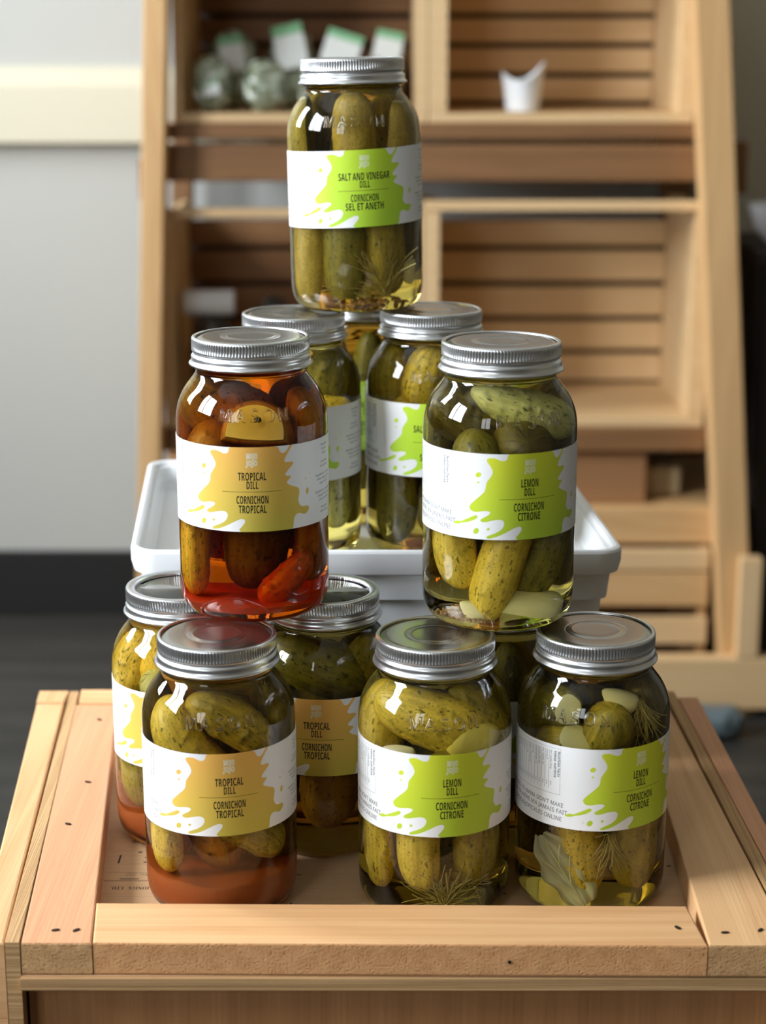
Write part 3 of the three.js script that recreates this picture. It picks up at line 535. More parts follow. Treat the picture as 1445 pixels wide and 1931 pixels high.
function heap(mat, [x, z], r, h, seed) { // a small drift of spice grains on the bottom of the jar
  const R = rng(seed * 53 + 1), list = [];
  for (let i = 0; i < 170; i++) { const a = R() * 6.283, q = Math.sqrt(R()), px = x + Math.cos(a) * q * r, pz = z + Math.sin(a) * q * r * 0.8, k = 0.0006 + R() * 0.0009; if (Math.hypot(px, pz) > 0.0395) continue; list.push(new THREE.IcosahedronGeometry(k, 0).scale(1.5, 0.7, 1).rotateY(R() * 6).translate(px, 0.0068 + h * (1 - q) * R(), pz)); }
  const m = part('spice_sediment', mergeGeometries(list), mat, jar.node); m.userData.kind = 'stuff'; return m;
}
function packed(where, skins, n = 4, seed = 1, y = 0.078, L = 0.12, a0 = 110, a1 = 250) { // upright pickles filling the far side of a jar
  const group = 'pickles packed at the back of ' + where, round = a0 < 0, row = ['rightmost', 'right inner', 'left inner', 'leftmost'];
  for (let i = 0; i < n; i++) { const a = lerp(a0, a1, n > 1 ? i / (n - 1) : 0.5) * D2R, r = round ? 0.0285 : 0.0312; pickle(round ? ['left', 'middle', 'right'][i] + ' pickle standing inside ' + where : row[i] + ' packed pickle at the back of ' + where, skins[i % skins.length], [Math.sin(a) * r, y + (i % 2) * 0.006, Math.cos(a) * r], L, round ? 0.0130 : 0.0114, ((i * 37) % 9) - 4, 0, { group, bend: 0.03, seed: seed * 10 + i }); }
  if (!round) pickle('central packed pickle in the core of ' + where, skins[0], [0.001, y, -0.002], L * 0.92, 0.0135, 2, -2, { group, bend: 0.02, seed: seed * 10 + 9 });
}

jar = JARS.frL; {
  const W = 'the front tropical jar';
  pickle('spotted yellow pickle leaning in the shoulder of ' + W, 'yellow', [-0.0150, 0.1105, 0.0215], 0.060, 0.0146, 34, 4, { spin: 20 });
  pickle('olive pickle lying aslant over the yellow one in ' + W, 'olive', [0.0085, 0.1225, 0.0205], 0.054, 0.0112, 54, 8, { spin: 200, warts: 70 });
  pickle('dark green pickle standing at the shaded side of ' + W, 'dark', [0.0285, 0.108, 0.002], 0.07, 0.0135, 4, 0);
  pickle('olive pickle lying across the neck of ' + W, 'green', [0.008, 0.137, -0.006], 0.05, 0.0115, 80, 0);
  pickle('yellow pickle with its tip below the label of ' + W, 'yellow', [-0.0265, 0.058, 0.0195], 0.062, 0.0105, -3, 0);
  pickle('dim brown pickle at the middle below the label of ' + W, 'rust', [0.0005, 0.060, 0.010], 0.066, 0.0125, 2, 0);
  pickle('warty green pickle pointing down and out below the label of ' + W, 'olive', [0.0160, 0.0545, 0.0195], 0.050, 0.0120, 58, -4, { warts: 110, wart: 0.0008 });
  packed(W, ['dark', 'green', 'rust'], 4, 11, 0.080, 0.11);
  sediment(M.sedimentOrange, 0.0065, 0.0245, 3);
}
jar = JARS.frM; {
  const W = 'the middle front lemon jar';
  pickle('big spotted yellow pickle lying across the shoulder of ' + W, 'yellow', [-0.002, 0.1245, 0.0175], 0.070, 0.0150, 66, 10, { spin: 120, warts: 60 });
  pickle('yellow-green pickle slanting down the right of the shoulder in ' + W, 'olive', [0.0240, 0.119, 0.010], 0.056, 0.0115, 32, 6);
  pickle('plump yellow pickle at the window side of ' + W, 'yellow', [-0.0265, 0.112, 0.006], 0.062, 0.0145, -6, 0);
  pickle('ribbed gherkin end just over the label of ' + W, 'green', [0.0035, 0.082, 0.0285], 0.056, 0.0122, 2, 4, { ribs: 9 });
  garlic('pale oval garlic clove just over the label of ' + W, [-0.0215, 0.1075, 0.0315], 0.0098, 84, 0, 0);
  { const g = setIn(thing('lemon_wedge', 'yellow lemon wedge beside the gherkin end in ' + W, 'lemon'), 0.0195, 0.1125, 0.0205); const [a, b] = spearGeos(0.030, 0.0130, 130, 7); part('rind', a, M.lemon, g); part('pulp', b, M.flesh, g); g.quaternion.copy(euler(70, 20, 40)); }
  pickle('freckled yellow pickle at the window side below the label of ' + W, 'yellow', [-0.0305, 0.055, 0.0145], 0.082, 0.0102, 3, 0, { seed: 61, spin: 60 });
  pickle('ridged yellow pickle with blunt end below the label of ' + W, 'yellow', [-0.0075, 0.0580, 0.0285], 0.078, 0.0118, -3, 0, { ribs: 7, spin: 0 });
  pickle('dull olive pickle at the shaded side below the label of ' + W, 'olive', [0.0195, 0.058, 0.0185], 0.076, 0.0135, 6, 0);
  dill('tangle of brown dill threads at the foot of ' + W, [0.006, 0.0135, 0.0325], { n: 60, len: 0.024, spread: 120, lean: 16, seed: 3 });
  dill('second dill tangle near the shaded side of ' + W, [0.0185, 0.023, 0.027], { n: 44, len: 0.014, spread: 160, lean: 10, seed: 4, stem: false });
  packed(W, ['green', 'dark', 'olive'], 4, 12);
}
jar = JARS.frR; {
  const W = 'the right-hand lemon jar';
  pickle('pickle with a pale cut end under the lid of ' + W, 'green', [-0.0205, 0.1265, 0.0145], 0.042, 0.0112, -8, 72, { cut: 1, warts: 20 });
  pickle('pickle with a pale cut tip just over the label of ' + W, 'olive', [-0.0165, 0.1085, 0.0195], 0.038, 0.0124, -10, 66, { cut: 1, warts: 20 });
  pickle('ribbed olive pickle end at the front of ' + W, 'olive', [0.0045, 0.1105, 0.0195], 0.052, 0.0145, -4, 36, { ribs: 8 });
  garlic('pale yellow garlic clove under the lid of ' + W, [0.0105, 0.1335, 0.0235], 0.0105, 64, 10, 10);
  dill('drooping dill tuft by the shoulder of ' + W, [0.0225, 0.1325, 0.0235], { n: 60, len: 0.024, spread: 34, dir: 168, lean: 10, seed: 6 });
  pickle('dark pickle in the shaded shoulder of ' + W, 'dark', [0.0275, 0.114, 0.0035], 0.056, 0.0138, 8, 0);
  pickle('dark pickle at the window side of ' + W, 'dark', [-0.0290, 0.108, -0.003], 0.06, 0.0130, -6, 0);
  { // broad pale leaf pressed against the glass
    const g = setIn(thing('cabbage_leaf', 'pale green leaf leaning at the foot of ' + W, 'leaf'), -0.0190, 0.0290, 0.0330), P = [], idx = [], NU = 16, NV = 22;
    for (let j = 0; j <= NV; j++) for (let i = 0; i <= NU; i++) { const v = j / NV, u = i / NU * 2 - 1, w = 0.0135 * Math.pow(Math.sin(Math.PI * (0.1 + 0.84 * v)), 0.6) * (1 + 0.12 * Math.sin(v * 17)); const x = u * w, y = (v - 0.5) * 0.050; P.push(x, y, -0.0045 * u * u + 0.0012 * Math.sin(u * 9 + v * 6) + 0.0006 * Math.sin(v * 22) - 0.002 * v); }
    for (let j = 0; j < NV; j++) for (let i = 0; i < NU; i++) { const p = j * (NU + 1) + i, q = p + NU + 1; idx.push(p, p + 1, q, p + 1, q + 1, q); }
    const lg = new THREE.BufferGeometry(); lg.setAttribute('position', new THREE.Float32BufferAttribute(P, 3)); lg.setIndex(idx); lg.computeVertexNormals();
    part('blade', lg, M.leaf, g);
    for (const [x0, y0, x1, y1] of [[0.000, -0.022, 0.001, 0.021], [0, -0.010, 0.009, 0.006], [0, -0.004, -0.008, 0.010], [0.0005, 0.004, 0.008, 0.015]]) part('vein', new THREE.TubeGeometry(new THREE.CatmullRomCurve3([new THREE.Vector3(x0, y0, 0.0012), new THREE.Vector3((x0 + x1) / 2, (y0 + y1) / 2 + 0.001, 0.0006), new THREE.Vector3(x1, y1, -0.0015)]), 10, 0.0004, 5), M.flesh, g);
    g.quaternion.copy(euler(33, -4, -14));
  }
  pickle('yellow spotted pickle behind the pale leaf in ' + W, 'yellow', [-0.0085, 0.0475, 0.0215], 0.074, 0.0132, 4, 0, { ribs: 4 });
  pickle('greyish olive pickle at the shaded side below the label of ' + W, 'olive', [0.0215, 0.049, 0.0180], 0.072, 0.0142, -4, 0);
  dill('dill threads hanging under the label of ' + W, [0.0075, 0.0540, 0.0345], { n: 34, len: 0.026, spread: 22, dir: 176, lean: 4, seed: 8 });
  packed(W, ['dark', 'green', 'dark'], 4, 13);
}
jar = JARS.midR; {
  const W = 'the stacked lemon jar';
  pickle('pale warty pickle curving under the lid of ' + W, 'pale', [0.0135, 0.1315, 0.0165], 0.062, 0.0108, 72, 6, { spin: 90, bend: 0.22, warts: 120, wart: 0.0008 });
  pickle('dark green pickle in the window-side shoulder of ' + W, 'dark', [-0.0165, 0.125, 0.004], 0.052, 0.0135, 62, 6);
  pickle('round brownish pickle end just over the label of ' + W, 'green', [-0.0145, 0.0955, 0.0240], 0.056, 0.0150, -4, 8);
  pickle('dark knobbly pickle end facing out of ' + W, 'dark', [0.0105, 0.1105, 0.0190], 0.044, 0.0165, -8, 64, { ribs: 7, warts: 60 });
  pickle('yellow-olive pickle at the window side below the label of ' + W, 'yellow', [-0.0235, 0.058, 0.0185], 0.070, 0.0128, 3, 0);
  pickle('bright yellow pickle leaning in the middle below the label of ' + W, 'yellow', [0.0015, 0.0450, 0.0275], 0.080, 0.0125, -16, 2, { ribs: 5, bend: 0.04, spin: 40 });
  pickle('dark olive pickle leaning at the shaded side below the label of ' + W, 'green', [0.0225, 0.0475, 0.0165], 0.072, 0.0130, -22, 0);
  { const g = setIn(thing('lemon_wedge', 'pale lemon slice lying on the bottom of ' + W, 'lemon'), 0.0135, 0.0135, 0.0225); const [a, b] = spearGeos(0.046, 0.011, 120, 9); part('rind', a, M.flesh, g); part('pulp', b, M.leaf, g); g.quaternion.copy(euler(80, 0, 40)); }
  garlic('yellowish clove on the bottom of ' + W, [-0.0145, 0.0120, 0.0285], 0.0088, 72, 0, 0);
  heap(M.spice, [-0.020, 0.020], 0.020, 0.007, 5);
  packed(W, ['green', 'olive', 'dark'], 4, 14);
}
jar = JARS.midL; {
  const W = 'the amber tropical jar';
  { // half pickle with a pale cut face and a peppercorn
    const g = setIn(thing('halved_pickle', 'halved pickle showing its pale cut face in ' + W, 'pickle'), 0.0045, 0.1195, 0.0345);
    const s = new THREE.Shape(); s.moveTo(-0.0172, -0.004); s.quadraticCurveTo(0, -0.0062, 0.0172, -0.004); s.quadraticCurveTo(0.0175, 0.0065, 0.010, 0.0125); s.quadraticCurveTo(0, 0.0180, -0.010, 0.0125); s.quadraticCurveTo(-0.0175, 0.0065, -0.0172, -0.004);
    const back = new THREE.ExtrudeGeometry(s, { depth: 0.016, bevelEnabled: true, bevelThickness: 0.003, bevelSize: 0.002, bevelSegments: 3, curveSegments: 14 }).translate(0, 0, -0.0195); back.attributes.uv.array.forEach((v, i, A) => { A[i] = v * 12; }); back.setAttribute('color', new THREE.Float32BufferAttribute(new Array(back.attributes.position.count * 3).fill(1), 3));
    part('skin', back, M.skin.rust, g);
    part('cut_face', new THREE.ExtrudeGeometry(s, { depth: 0.0012, bevelEnabled: true, bevelThickness: 0.0006, bevelSize: 0.0002, bevelSegments: 2, curveSegments: 14 }).scale(0.96, 0.96, 1), M.flesh, g);
    g.quaternion.copy(euler(-4, -18, 0));
    const pc = setIn(tag(new THREE.Mesh(new THREE.IcosahedronGeometry(0.0022, 2).scale(1, 0.8, 0.9), M.pepper), 'black peppercorn stuck on the halved pickle in ' + W, 'peppercorn'), 0.0060, 0.1272, 0.0382); pc.name = numbered('peppercorn'); scene.add(pc);
  }
  pickle('rusty pickle at the shaded side of ' + W, 'rust', [0.0285, 0.106, 0.008], 0.064, 0.0128, 3, 0);
  pickle('orange pickle at the window side of ' + W, 'rust', [-0.0220, 0.098, 0.0165], 0.050, 0.0140, -14, 0);
  pickle('olive pickle in the shoulder of ' + W, 'olive', [-0.0150, 0.126, -0.004], 0.056, 0.0140, 56, 0);
  pickle('yellow-brown pickle at the window side below the label of ' + W, 'yellow', [-0.0285, 0.046, 0.0085], 0.070, 0.0100, -3, 0);
  pickle('dim brown pickle at the middle below the label of ' + W, 'dark', [0.0005, 0.054, 0.0055], 0.078, 0.0145, 0, 0);
  pickle('rust pickle at the shaded side below the label of ' + W, 'rust', [0.0280, 0.053, 0.0005], 0.070, 0.0118, 0, 0);
  pickle('red chilli-coloured pickle near the foot of ' + W, 'red', [0.0195, 0.0255, 0.0205], 0.042, 0.0092, -42, 6, { warts: 60 });
  packed(W, ['rust', 'dark', 'rust'], 4, 15, 0.082, 0.108);
  sediment(M.sedimentRed, 0.0062, 0.0100, 7, 0.0415);
}
jar = JARS.top; {
  const W = 'the topmost jar';
  spear('freckled spear with a slanting cut top in the middle of ' + W, 'freckled', [0.0005, 0.107, 0.0255], 0.082, 0.0150, 130, 3, 0, 4, 3);
  spear('freckled spear standing at the shaded side of ' + W, 'freckled', [0.0228, 0.101, 0.0145], 0.080, 0.0148, 130, -4, 0, 55, 5);
  spear('olive spear standing at the window side of ' + W, 'olive', [-0.0260, 0.106, 0.0030], 0.074, 0.0150, 130, 5, 0, -70, 6);
  spear('cut spear lying across the neck of ' + W, 'olive', [0.0095, 0.1475, 0.006], 0.036, 0.0115, 150, 80, 0, 60, 8);
  spear('freckled spear at the window side below the label of ' + W, 'freckled', [-0.0275, 0.047, 0.0160], 0.078, 0.0135, 140, -1, 0, -35, 9);
  spear('darker spear in the middle below the label of ' + W, 'green', [-0.0065, 0.050, 0.0235], 0.080, 0.0145, 140, 1, 0, -8, 10);
  spear('olive spear at the shaded side below the label of ' + W, 'olive', [0.0155, 0.051, 0.0180], 0.078, 0.0140, 140, 2, 0, 30, 12);
  dill('feathery dill fanning up from the bottom of ' + W, [0.0185, 0.012, 0.0285], { n: 64, len: 0.036, spread: 52, dir: -20, lean: 22, seed: 12 });
  dill('second spray of dill along the bottom of ' + W, [0.006, 0.0125, 0.0300], { n: 36, len: 0.022, spread: 30, dir: -62, lean: 14, seed: 14, stem: false });
  garlic('garlic clove by the shaded wall at the foot of ' + W, [0.0330, 0.0265, 0.0165], 0.0088, -18, 0, 0);
  packed(W, ['green', 'olive', 'dark'], 4, 16, 0.08, 0.12);
  heap(M.spice, [0.012, 0.022], 0.022, 0.007, 9);
}
jar = JARS.bkR; {
  const W = 'the right bin jar';
  pickle('dark olive pickle hanging in the shoulder of ' + W, 'olive', [-0.0245, 0.1225, 0.0115], 0.046, 0.0125, 4, 0);
  pickle('ribbed yellow-green pickle leaning under the lid of ' + W, 'yellow', [-0.0035, 0.1265, 0.0215], 0.046, 0.0125, -14, 4, { ribs: 8 });
  pickle('olive pickle with rounded foot below the label of ' + W, 'green', [-0.0225, 0.047, 0.0195], 0.080, 0.0140, 2, 0);
  pickle('ribbed green pickle in the middle below the label of ' + W, 'green', [0.0055, 0.055, 0.0265], 0.080, 0.0128, -4, 0);
  pickle('pickle lying just over the label of ' + W, 'yellow', [-0.004, 0.1035, 0.018], 0.05, 0.012, 86, 0);
  packed(W, ['dark', 'green', 'dark'], 4, 17);
}
jar = JARS.bkL; {
  const W = 'the left bin jar';
  pickle('dark olive pickle in the shoulder of ' + W, 'green', [0.0190, 0.122, 0.010], 0.048, 0.0125, -20, 0);
  pickle('yellow-green pickle just over the label of ' + W, 'yellow', [0.0210, 0.1070, 0.020], 0.036, 0.0110, 78, 0);
  pickle('pale pickle standing below the label of ' + W, 'pale', [0.0225, 0.050, 0.0135], 0.060, 0.0105, 4, 0);
  packed(W, ['dark', 'green', 'olive'], 4, 18);
}
jar = JARS.lfB; {
  const W = 'the half-hidden left jar';
  pickle('light yellow pickle under the lid of ' + W, 'yellow', [-0.0075, 0.133, 0.0185], 0.044, 0.0115, -16, 0);
  pickle('plump yellow pickle in the shoulder of ' + W, 'yellow', [-0.0270, 0.116, 0.0085], 0.050, 0.0135, -22, 0);
  pickle('pale pickle end just over the label of ' + W, 'pale', [-0.0085, 0.108, 0.0245], 0.036, 0.0125, 20, 30);
  pickle('olive-brown pickle below the label of ' + W, 'olive', [-0.0230, 0.056, 0.0190], 0.062, 0.0135, 2, 0);
  packed(W, ['olive', 'yellow', 'green'], 4, 19, 0.084, 0.1);
  sediment(M.sedimentOrange, 0.0065, 0.0225, 4);
}
jar = JARS.trB; {
  const W = 'the shaded tropical jar';
  pickle('large dark pickle lying aslant in the shoulder of ' + W, 'green', [-0.0050, 0.126, 0.0175], 0.064, 0.0155, 66, 0);
  pickle('round dark pickle beside the slanting one in ' + W, 'olive', [0.0220, 0.126, 0.0120], 0.038, 0.0118, -30, 20);
  pickle('dim brown pickle below the label of ' + W, 'rust', [0.0020, 0.052, 0.0220], 0.070, 0.0155, 0, 0);
  packed(W, ['dark', 'dark', 'green'], 4, 20);
}
for (const [k, W, s] of [['hid', 'the hidden jar behind the lemon jars', 21], ['bk3', 'the hidden jar on the bin', 22]]) {
  jar = JARS[k];
  packed(W, ['dark', 'green', 'dark'], 3, s, 0.08, 0.12, -58, 58);
}

// ------------------------------------------------------------------ the slatted display rack against the wall
const RZ = -2.45; // front plane
{
  const r = thing('display_rack', 'tall pine display rack with splayed posts and boards, standing against the wall', 'rack');
  const post = (x0, x1, w, z, m, top = 1.15) => { // leaning upright from floor to top, x0 at the floor and x1 at eye height 0.5654
    const k = (x1 - x0) / 0.9654, xt = x0 + k * (top + 0.4), s = new THREE.Shape([[x0 - w / 2, -0.4], [x0 + w / 2, -0.4], [xt + w / 2, top], [xt - w / 2, top]].map((q) => new THREE.Vector2(...q)));
    return part('post', grain(new THREE.ExtrudeGeometry(s, { depth: 0.045, bevelEnabled: true, bevelThickness: 0.002, bevelSize: 0.002, bevelSegments: 2 }).translate(0, 0, z - 0.0225), [k, 1, 0], x0 * 3), m, r);
  };
  post(-0.3330, -0.2900, 0.026, RZ, M.rackPine); post(0.4990, 0.4190, 0.040, RZ, M.rackPine);
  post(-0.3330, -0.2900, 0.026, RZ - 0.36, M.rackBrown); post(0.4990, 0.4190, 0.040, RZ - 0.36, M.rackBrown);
  const board = (x0, x1, y0, y1, z0, z1, m, off = 0) => part('board', grain(span(x0, x1, y0, y1, z0, z1, 0.003), [1, 0, 0], off), m, r);
  // upper shelf
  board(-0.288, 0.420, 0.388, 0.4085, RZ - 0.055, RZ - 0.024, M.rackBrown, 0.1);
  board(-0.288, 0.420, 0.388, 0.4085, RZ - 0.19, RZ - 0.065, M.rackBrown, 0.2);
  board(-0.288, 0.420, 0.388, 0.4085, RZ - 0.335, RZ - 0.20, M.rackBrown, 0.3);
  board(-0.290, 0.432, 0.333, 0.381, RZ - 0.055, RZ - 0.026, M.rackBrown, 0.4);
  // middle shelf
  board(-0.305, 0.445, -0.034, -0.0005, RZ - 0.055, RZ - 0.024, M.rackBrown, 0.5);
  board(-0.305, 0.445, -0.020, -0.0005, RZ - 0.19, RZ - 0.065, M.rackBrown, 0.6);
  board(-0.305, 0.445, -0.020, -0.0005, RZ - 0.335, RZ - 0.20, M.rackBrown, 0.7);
  // foot of the rack
  board(-0.33, 0.4995, -0.166, -0.113, RZ - 0.05, RZ - 0.024, M.rackPine, 0.8);
  board(-0.33, 0.4995, -0.128, -0.113, RZ - 0.335, RZ - 0.06, M.rackPine, 0.85);
  board(-0.36, 0.5390, -0.3860, -0.311, RZ + 0.020, RZ + 0.046, M.rackPale, 0.9);
  board(-0.34, 0.5100, -0.399, -0.384, RZ - 0.335, RZ + 0.015, M.rackBrown, 0.95);
  const stile = part('stile', grain(span(0.4870, 0.5170, -0.310, -0.168, RZ + 0.001 - 0.024 + 0.0475, RZ + 0.046, 0.002), [0, 1, 0], 0.4), M.rackPale, r); stile.position.z = 0;
  for (const [x, y0, y1, k] of [[-0.3165, 0.3075, 0.3612, 1], [0.4760, 0.3165, 0.3851, 0]]) part('bracket', grain(span(x - 0.0085, x + 0.0085, y0, y1, RZ - 0.06, RZ - 0.028, 0.002), [0, 1, 0], x), M.rackBrown, r);
}
// crates on their sides: open front, slatted back
function slatCrate(label, x0, x1, y0, y1, zf, depth, slats, t = 0.013, o = {}) {
  const c = thing('slatted_crate', label, 'crate', [0, 0, 0], null), zb = zf - depth, m = o.m ?? M.rackPale;
  part('bottom_board', grain(span(x0, x1, y0, y0 + t, zb, zf, 0.002), [1, 0, 0], y0), m, c);
  part(o.openTop ? 'top_rail' : 'top_board', grain(span(x0, x1, y1 - t, y1, o.openTop ? zf - 0.018 : zb, zf, 0.002), [1, 0, 0], y1 * 2), m, c);
  for (const [a, b, hole] of [[x0, x0 + (o.tl ?? t), false], [x1 - (o.tr ?? t), x1, true]]) {
    const h0 = y0 + t + 0.0004, h1 = y1 - t - 0.0004, s = new THREE.Shape([[zb, h0], [zf, h0], [zf, h1], [zb, h1]].map((q) => new THREE.Vector2(-q[0], q[1])).reverse());
    if (hole || o.bothHoles) { const yc = (h0 + h1) / 2 - 0.02, zc = -(zf - 0.09), hh = new THREE.Path(); hh.absellipse(zc, yc, 0.013, 0.042, 0, Math.PI * 2); s.holes.push(hh); }
    part('side_board', grain(new THREE.ExtrudeGeometry(s, { depth: b - a, bevelEnabled: false, curveSegments: 10 }).rotateY(Math.PI / 2).translate(a, 0, 0), [0, 0, 1], a), m, c);
  }
  part('gap_shade_sheet', span(x0 + 0.002, x1 - 0.002, y0 + 0.002, o.openTop ? 0.257 : y1 - 0.002, zb - 0.0125, zb - 0.0108, 0.0004), M.gapShade, c);  // added dark sheet, so the slat gaps look like shadow lines
  for (const [a, b, mm] of slats) part('slat', grain(span(x0 + (o.tl ?? t) + 0.0005, x1 - (o.tr ?? t) - 0.0005, a, b, zb - 0.0105, zb + 0.006, 0.002), [1, 0, 0], a * 3), mm ?? M.rackPine, c);
  return c;
}
const CF = RZ - 0.0265; // crate fronts stand flush with the shelf boards
const back1 = [[0.4290, 0.4610], [0.4690, 0.5030], [0.5110, 0.5440], [0.5520, 0.5840], [0.5920, 0.6240], [0.6320, 0.6560]], back2 = [[0.0180, 0.0570], [0.0655, 0.1070], [0.1155, 0.1590], [0.1680, 0.2120], [0.2205, 0.2570]];
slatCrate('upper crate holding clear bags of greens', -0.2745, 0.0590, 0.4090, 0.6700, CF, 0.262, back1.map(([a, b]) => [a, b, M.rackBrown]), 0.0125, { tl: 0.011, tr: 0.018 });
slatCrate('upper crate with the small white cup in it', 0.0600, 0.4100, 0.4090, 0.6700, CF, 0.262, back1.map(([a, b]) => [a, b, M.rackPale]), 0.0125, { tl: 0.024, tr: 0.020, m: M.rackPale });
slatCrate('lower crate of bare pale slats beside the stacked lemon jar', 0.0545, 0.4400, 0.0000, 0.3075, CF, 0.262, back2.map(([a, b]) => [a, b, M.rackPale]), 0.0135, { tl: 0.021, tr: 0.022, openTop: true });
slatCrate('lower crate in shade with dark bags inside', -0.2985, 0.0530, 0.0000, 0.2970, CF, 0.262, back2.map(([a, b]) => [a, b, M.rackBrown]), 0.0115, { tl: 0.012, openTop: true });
{ // low crate on the foot of the rack, its slats facing the room
  const c = thing('slatted_crate', 'lowest crate with wide slats facing the room, at the foot of the rack', 'crate');
  for (const [a, b, m] of [[-0.2005, -0.1700, M.rackPale], [-0.2520, -0.2035, M.rackPine], [-0.3085, -0.2690, M.rackPale]]) part('slat', grain(span(-0.30, 0.455, a, b, RZ - 0.0205, RZ - 0.0085, 0.002), [1, 0, 0], a * 5), m, c);
  for (const x of [-0.300, 0.443]) part('side_board', grain(span(x, x + 0.012, -0.3825, -0.170, RZ - 0.30, RZ - 0.0212, 0.002), [0, 0, 1], x), M.rackPine, c);
  part('bottom_board', grain(span(-0.287, 0.442, -0.3825, -0.371, RZ - 0.30, RZ - 0.0212, 0.002), [1, 0, 0], 0.3), M.rackBrown, c);
  part('back_board', grain(span(-0.287, 0.442, -0.3700, -0.172, RZ - 0.30, RZ - 0.29, 0.002), [1, 0, 0], 0.7), M.rackBrown, c);
}
// things on the rack
{
  const b = thing('cardboard_box', 'brown cardboard box under the lower crate of the rack', 'box');
  part('carton', box(0.104, 0.077, 0.16, 0.3150, -0.0740, RZ - 0.125, 0.002), M.cardboard, b);
  part('flap', box(0.104, 0.0012, 0.05, 0.3150, -0.0348, RZ - 0.07, 0.0004), M.cardboard, b); part('flap', box(0.104, 0.0012, 0.05, 0.3150, -0.0348, RZ - 0.18, 0.0004), M.cardboard, b);
  const p = thing('paper_parcel', 'small beige parcel on the low board beside the cardboard box', 'parcel', [0.394, -0.1122, RZ - 0.12]);
  part('wrapping', box(0.058, 0.042, 0.07, 0, 0.021, 0, 0.006), new THREE.MeshStandardMaterial({ name: 'kraft paper', color: new THREE.Color('#b5a27c'), roughness: 0.8 }), p);
  part('string', new THREE.TorusGeometry(0.03, 0.0009, 6, 40).scale(0.97, 0.7, 1).translate(0, 0.0222, 0), M.dill, p);
  const c = thing('cup', 'small white dented cup standing alone in the upper crate', 'cup', [0.187, 0.4220, RZ - 0.075]);
  const cg = lathe([[0, 0.0005], [0.021, 0.0005], [0.022, 0.002], [0.0255, 0.030], [0.0285, 0.056], [0.0293, 0.0565], [0.0288, 0.0550], [0.0252, 0.030], [0.0212, 0.0028], [0, 0.0024]], 40), q = cg.attributes.position;
  for (let i = 0; i < q.count; i++) { const y = q.getY(i), t = Math.atan2(q.getZ(i), q.getX(i)); q.setY(i, y * (1 + (y / 0.056) ** 2 * (0.12 * Math.cos(t) + 0.16 * Math.cos(2 * t) - 0.1))); }
  cg.computeVertexNormals(); part('wall', cg, M.white, c); part('rim', new THREE.TorusGeometry(0.0285, 0.0009, 8, 48).rotateX(Math.PI / 2).translate(0, 0.0020, 0).scale(0.77, 1, 0.77), M.white, c);
}
// clear bags of greens: a crumpled pouch, its dark contents, and a header card; small front cards stand in for film highlights
const bagFilm = new THREE.MeshPhysicalMaterial({ name: 'bag film over greens', roughness: 0.3, clearcoat: 1, clearcoatRoughness: 0.2, map: dataTex(128, 128, (u, v) => { const n = fbm(u * 9, v * 9, 3, 4); return mix3([216, 222, 208], [74, 86, 54], clamp(0.55 + n * 1.9, 0, 1)); }) });
const bagDark = new THREE.MeshPhysicalMaterial({ name: 'bag film over dark goods', roughness: 0.25, clearcoat: 0.9, clearcoatRoughness: 0.15, color: new THREE.Color('#2b2722') });
const cardMat = new THREE.MeshStandardMaterial({ name: 'header card', roughness: 0.6, map: canvasTex(64, 64, (x) => { x.fillStyle = '#dfe4e0'; x.fillRect(0, 0, 64, 64); x.fillStyle = '#7fb98a'; x.fillRect(0, 0, 64, 15); }) });
function pouchGeo(w, h, d, seed) {
  const g = new THREE.SphereGeometry(1, 36, 26), p = g.attributes.position;
  for (let i = 0; i < p.count; i++) {
    let x = p.getX(i), y = p.getY(i), z = p.getZ(i);
    const n = 0.86 + 0.34 * fbm(x * 2.6 + seed, y * 2.6, z * 2.6, 4), sq = (a) => Math.sign(a) * Math.pow(Math.abs(a), 0.72);
    const pinch = y > 0 ? 1 - 0.55 * y * y : 1;
    p.setXYZ(i, sq(x) * w / 2 * n, sq(y) * h / 2 * (1 + 0.06 * Math.sin(x * 5 + seed)), sq(z) * d / 2 * n * pinch);
  }
  g.computeVertexNormals(); g.computeBoundingBox(); return g.translate(0, -g.boundingBox.min.y, 0);
}
function bag(label, x, y, z, w, h, d, seed, o = {}) {
  const b = thing('produce_bag', label, 'bag', [x, y, z], o.group);
  part('pouch', pouchGeo(w, h, d, seed), o.m ?? bagFilm, b);
  if (o.card) { const c = part('card_or_glint', box(o.card[0], o.card[1], 0.0015, 0, 0, 0, 0.0004), cardMat, b); c.position.set(0, h * o.low, d * 0.5); c.rotation.set(-0.25, 0, o.card[2]); }
  b.rotation.y = o.turn ?? 0; return b;
}
const shelfY = 0.4222, lowY = 0.0122;
bag('bag of greens by the post side of the upper crate', -0.2270, shelfY, CF - 0.038, 0.058, 0.070, 0.05, 2, { card: [0.022, 0.018, 0.3], low: 0.45 });  // its small white card stands in for a highlight on the film
bag('gleaming bag of greens, second along the front of the upper crate', -0.1570, shelfY, CF - 0.038, 0.064, 0.066, 0.05, 3, { turn: 0.3 });
bag('bag of greens in the middle front of the upper crate', -0.0850, shelfY, CF - 0.038, 0.062, 0.068, 0.05, 5, { card: [0.026, 0.016, -0.4], low: 0.4 });  // small card here is a painted glint of the bag film
bag('bag of greens by the divider, behind the lid of the topmost jar', -0.0150, shelfY, CF - 0.038, 0.058, 0.068, 0.05, 7, { turn: -0.2 });
bag('tall bag with a white card, nearest the post in the upper crate', -0.2060, shelfY, CF - 0.140, 0.074, 0.100, 0.06, 8, { card: [0.034, 0.050, 0.14], low: 0.74 });
bag('tall bag with a tilted white and green card in the upper crate', -0.1270, shelfY, CF - 0.140, 0.070, 0.108, 0.06, 9, { card: [0.042, 0.060, 0.20], low: 0.78 });
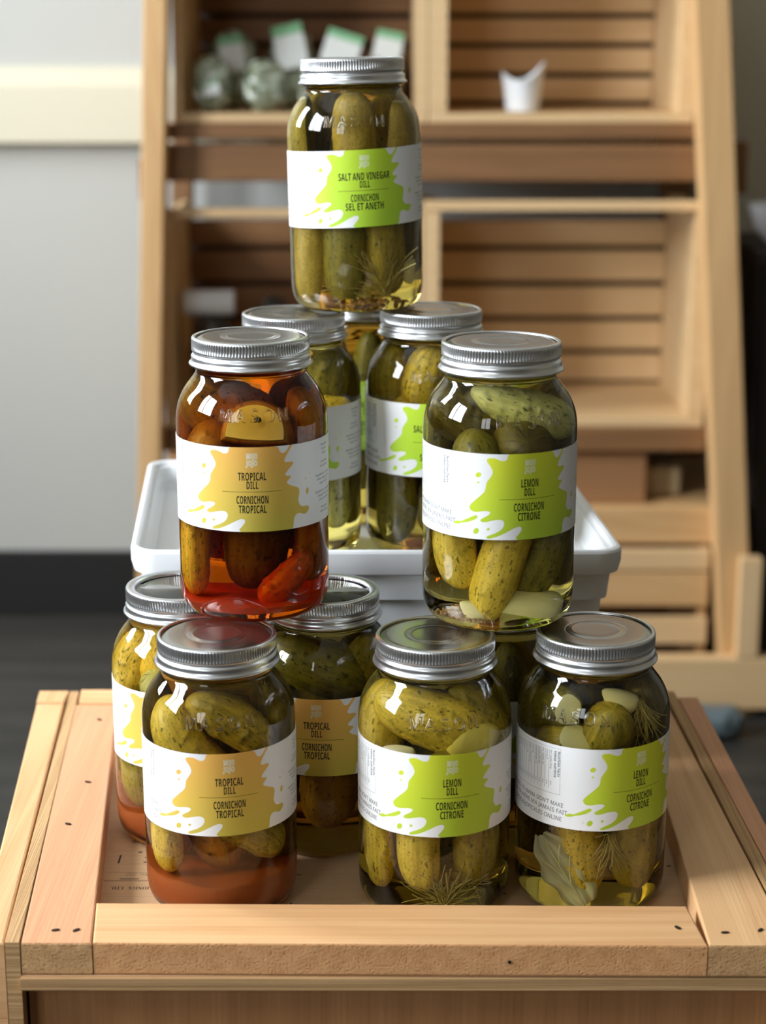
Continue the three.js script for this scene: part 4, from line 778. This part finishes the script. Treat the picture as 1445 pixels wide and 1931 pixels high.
bag('tall bag with a card, just behind the topmost lid', -0.0560, shelfY, CF - 0.140, 0.062, 0.104, 0.06, 11, { card: [0.050, 0.046, -0.3], low: 0.78 });
bag('tall bag with a card by the divider of the upper crate', 0.0070, shelfY, CF - 0.140, 0.050, 0.104, 0.06, 12, { card: [0.038, 0.044, -0.2], low: 0.80 });
bag('dark bag by the post side of the lower shaded crate', -0.2380, lowY, CF - 0.09, 0.074, 0.130, 0.08, 14, { m: bagDark });
bag('dark bag in the middle of the lower shaded crate', -0.1500, lowY, CF - 0.09, 0.080, 0.150, 0.08, 15, { m: bagDark });
bag('dark bag behind the jars in the lower shaded crate', -0.0500, lowY, CF - 0.09, 0.080, 0.120, 0.08, 17, { m: bagDark });
{
  const b = thing('paper_roll', 'white paper roll lying on the dark bags of the lower shaded crate', 'roll', [-0.2430, 0.1430, CF - 0.085]);
  part('sheet', new THREE.CylinderGeometry(0.017, 0.017, 0.07, 28).rotateZ(Math.PI / 2).translate(0, 0.017, 0), M.paper, b); part('core', new THREE.CylinderGeometry(0.006, 0.006, 0.0708, 16).rotateZ(Math.PI / 2).translate(0, 0.017, 0), M.cardboard, b);
}
{ // dark cupboard beside the rack with a pale bowl
  const wood = new THREE.MeshStandardMaterial({ name: 'dark stained wood', color: new THREE.Color('#2a2018'), roughness: 0.6 });
  const k = thing('cupboard', 'dark stained cupboard standing beside the rack', 'cupboard');
  const X0 = 0.516, X1 = 1.0, Z0 = -2.775, Z1 = -2.515, Y1c = 0.236;
  part('carcass', span(X0, X1, -0.399, Y1c - 0.02, Z0, Z1 - 0.02, 0.003), wood, k); part('top', span(X0 - 0.006, X1 + 0.006, Y1c - 0.0195, Y1c, Z0, Z1 + 0.004, 0.003), wood, k);
  const door = part('door', span(X0 + 0.01, X1 - 0.01, -0.36, Y1c - 0.035, Z1 - 0.0195, Z1 - 0.001, 0.003), wood, k); part('knob', new THREE.SphereGeometry(0.012, 16, 12).translate(X1 - 0.06, -0.02, Z1 + 0.009), M.band, door);
  const b = thing('bowl', 'pale rounded bowl upon the dark cupboard', 'bowl', [0.5640, Y1c + 0.0004, -2.60]);
  part('shell', lathe([[0, 0.002], [0.02, 0], [0.024, 0.001], [0.042, 0.022], [0.052, 0.055], [0.0535, 0.056], [0.0525, 0.054], [0.040, 0.024], [0.022, 0.005], [0, 0.005]], 40), M.white, b); part('foot_ring', new THREE.TorusGeometry(0.022, 0.002, 8, 36).rotateX(Math.PI / 2).translate(0, 0.0022, 0), M.white, b);
  const p = thing('plastic_wrap', 'crumpled bluish plastic wrap on the floor under the rack', 'wrap', [0.44, -0.3995, RZ + 0.105]);
  part('sheet', pouchGeo(0.11, 0.045, 0.07, 23), new THREE.MeshPhysicalMaterial({ name: 'bluish film', color: new THREE.Color('#5c6b70'), roughness: 0.3, clearcoat: 0.8 }), p);
}
renderer.render(scene, camera);
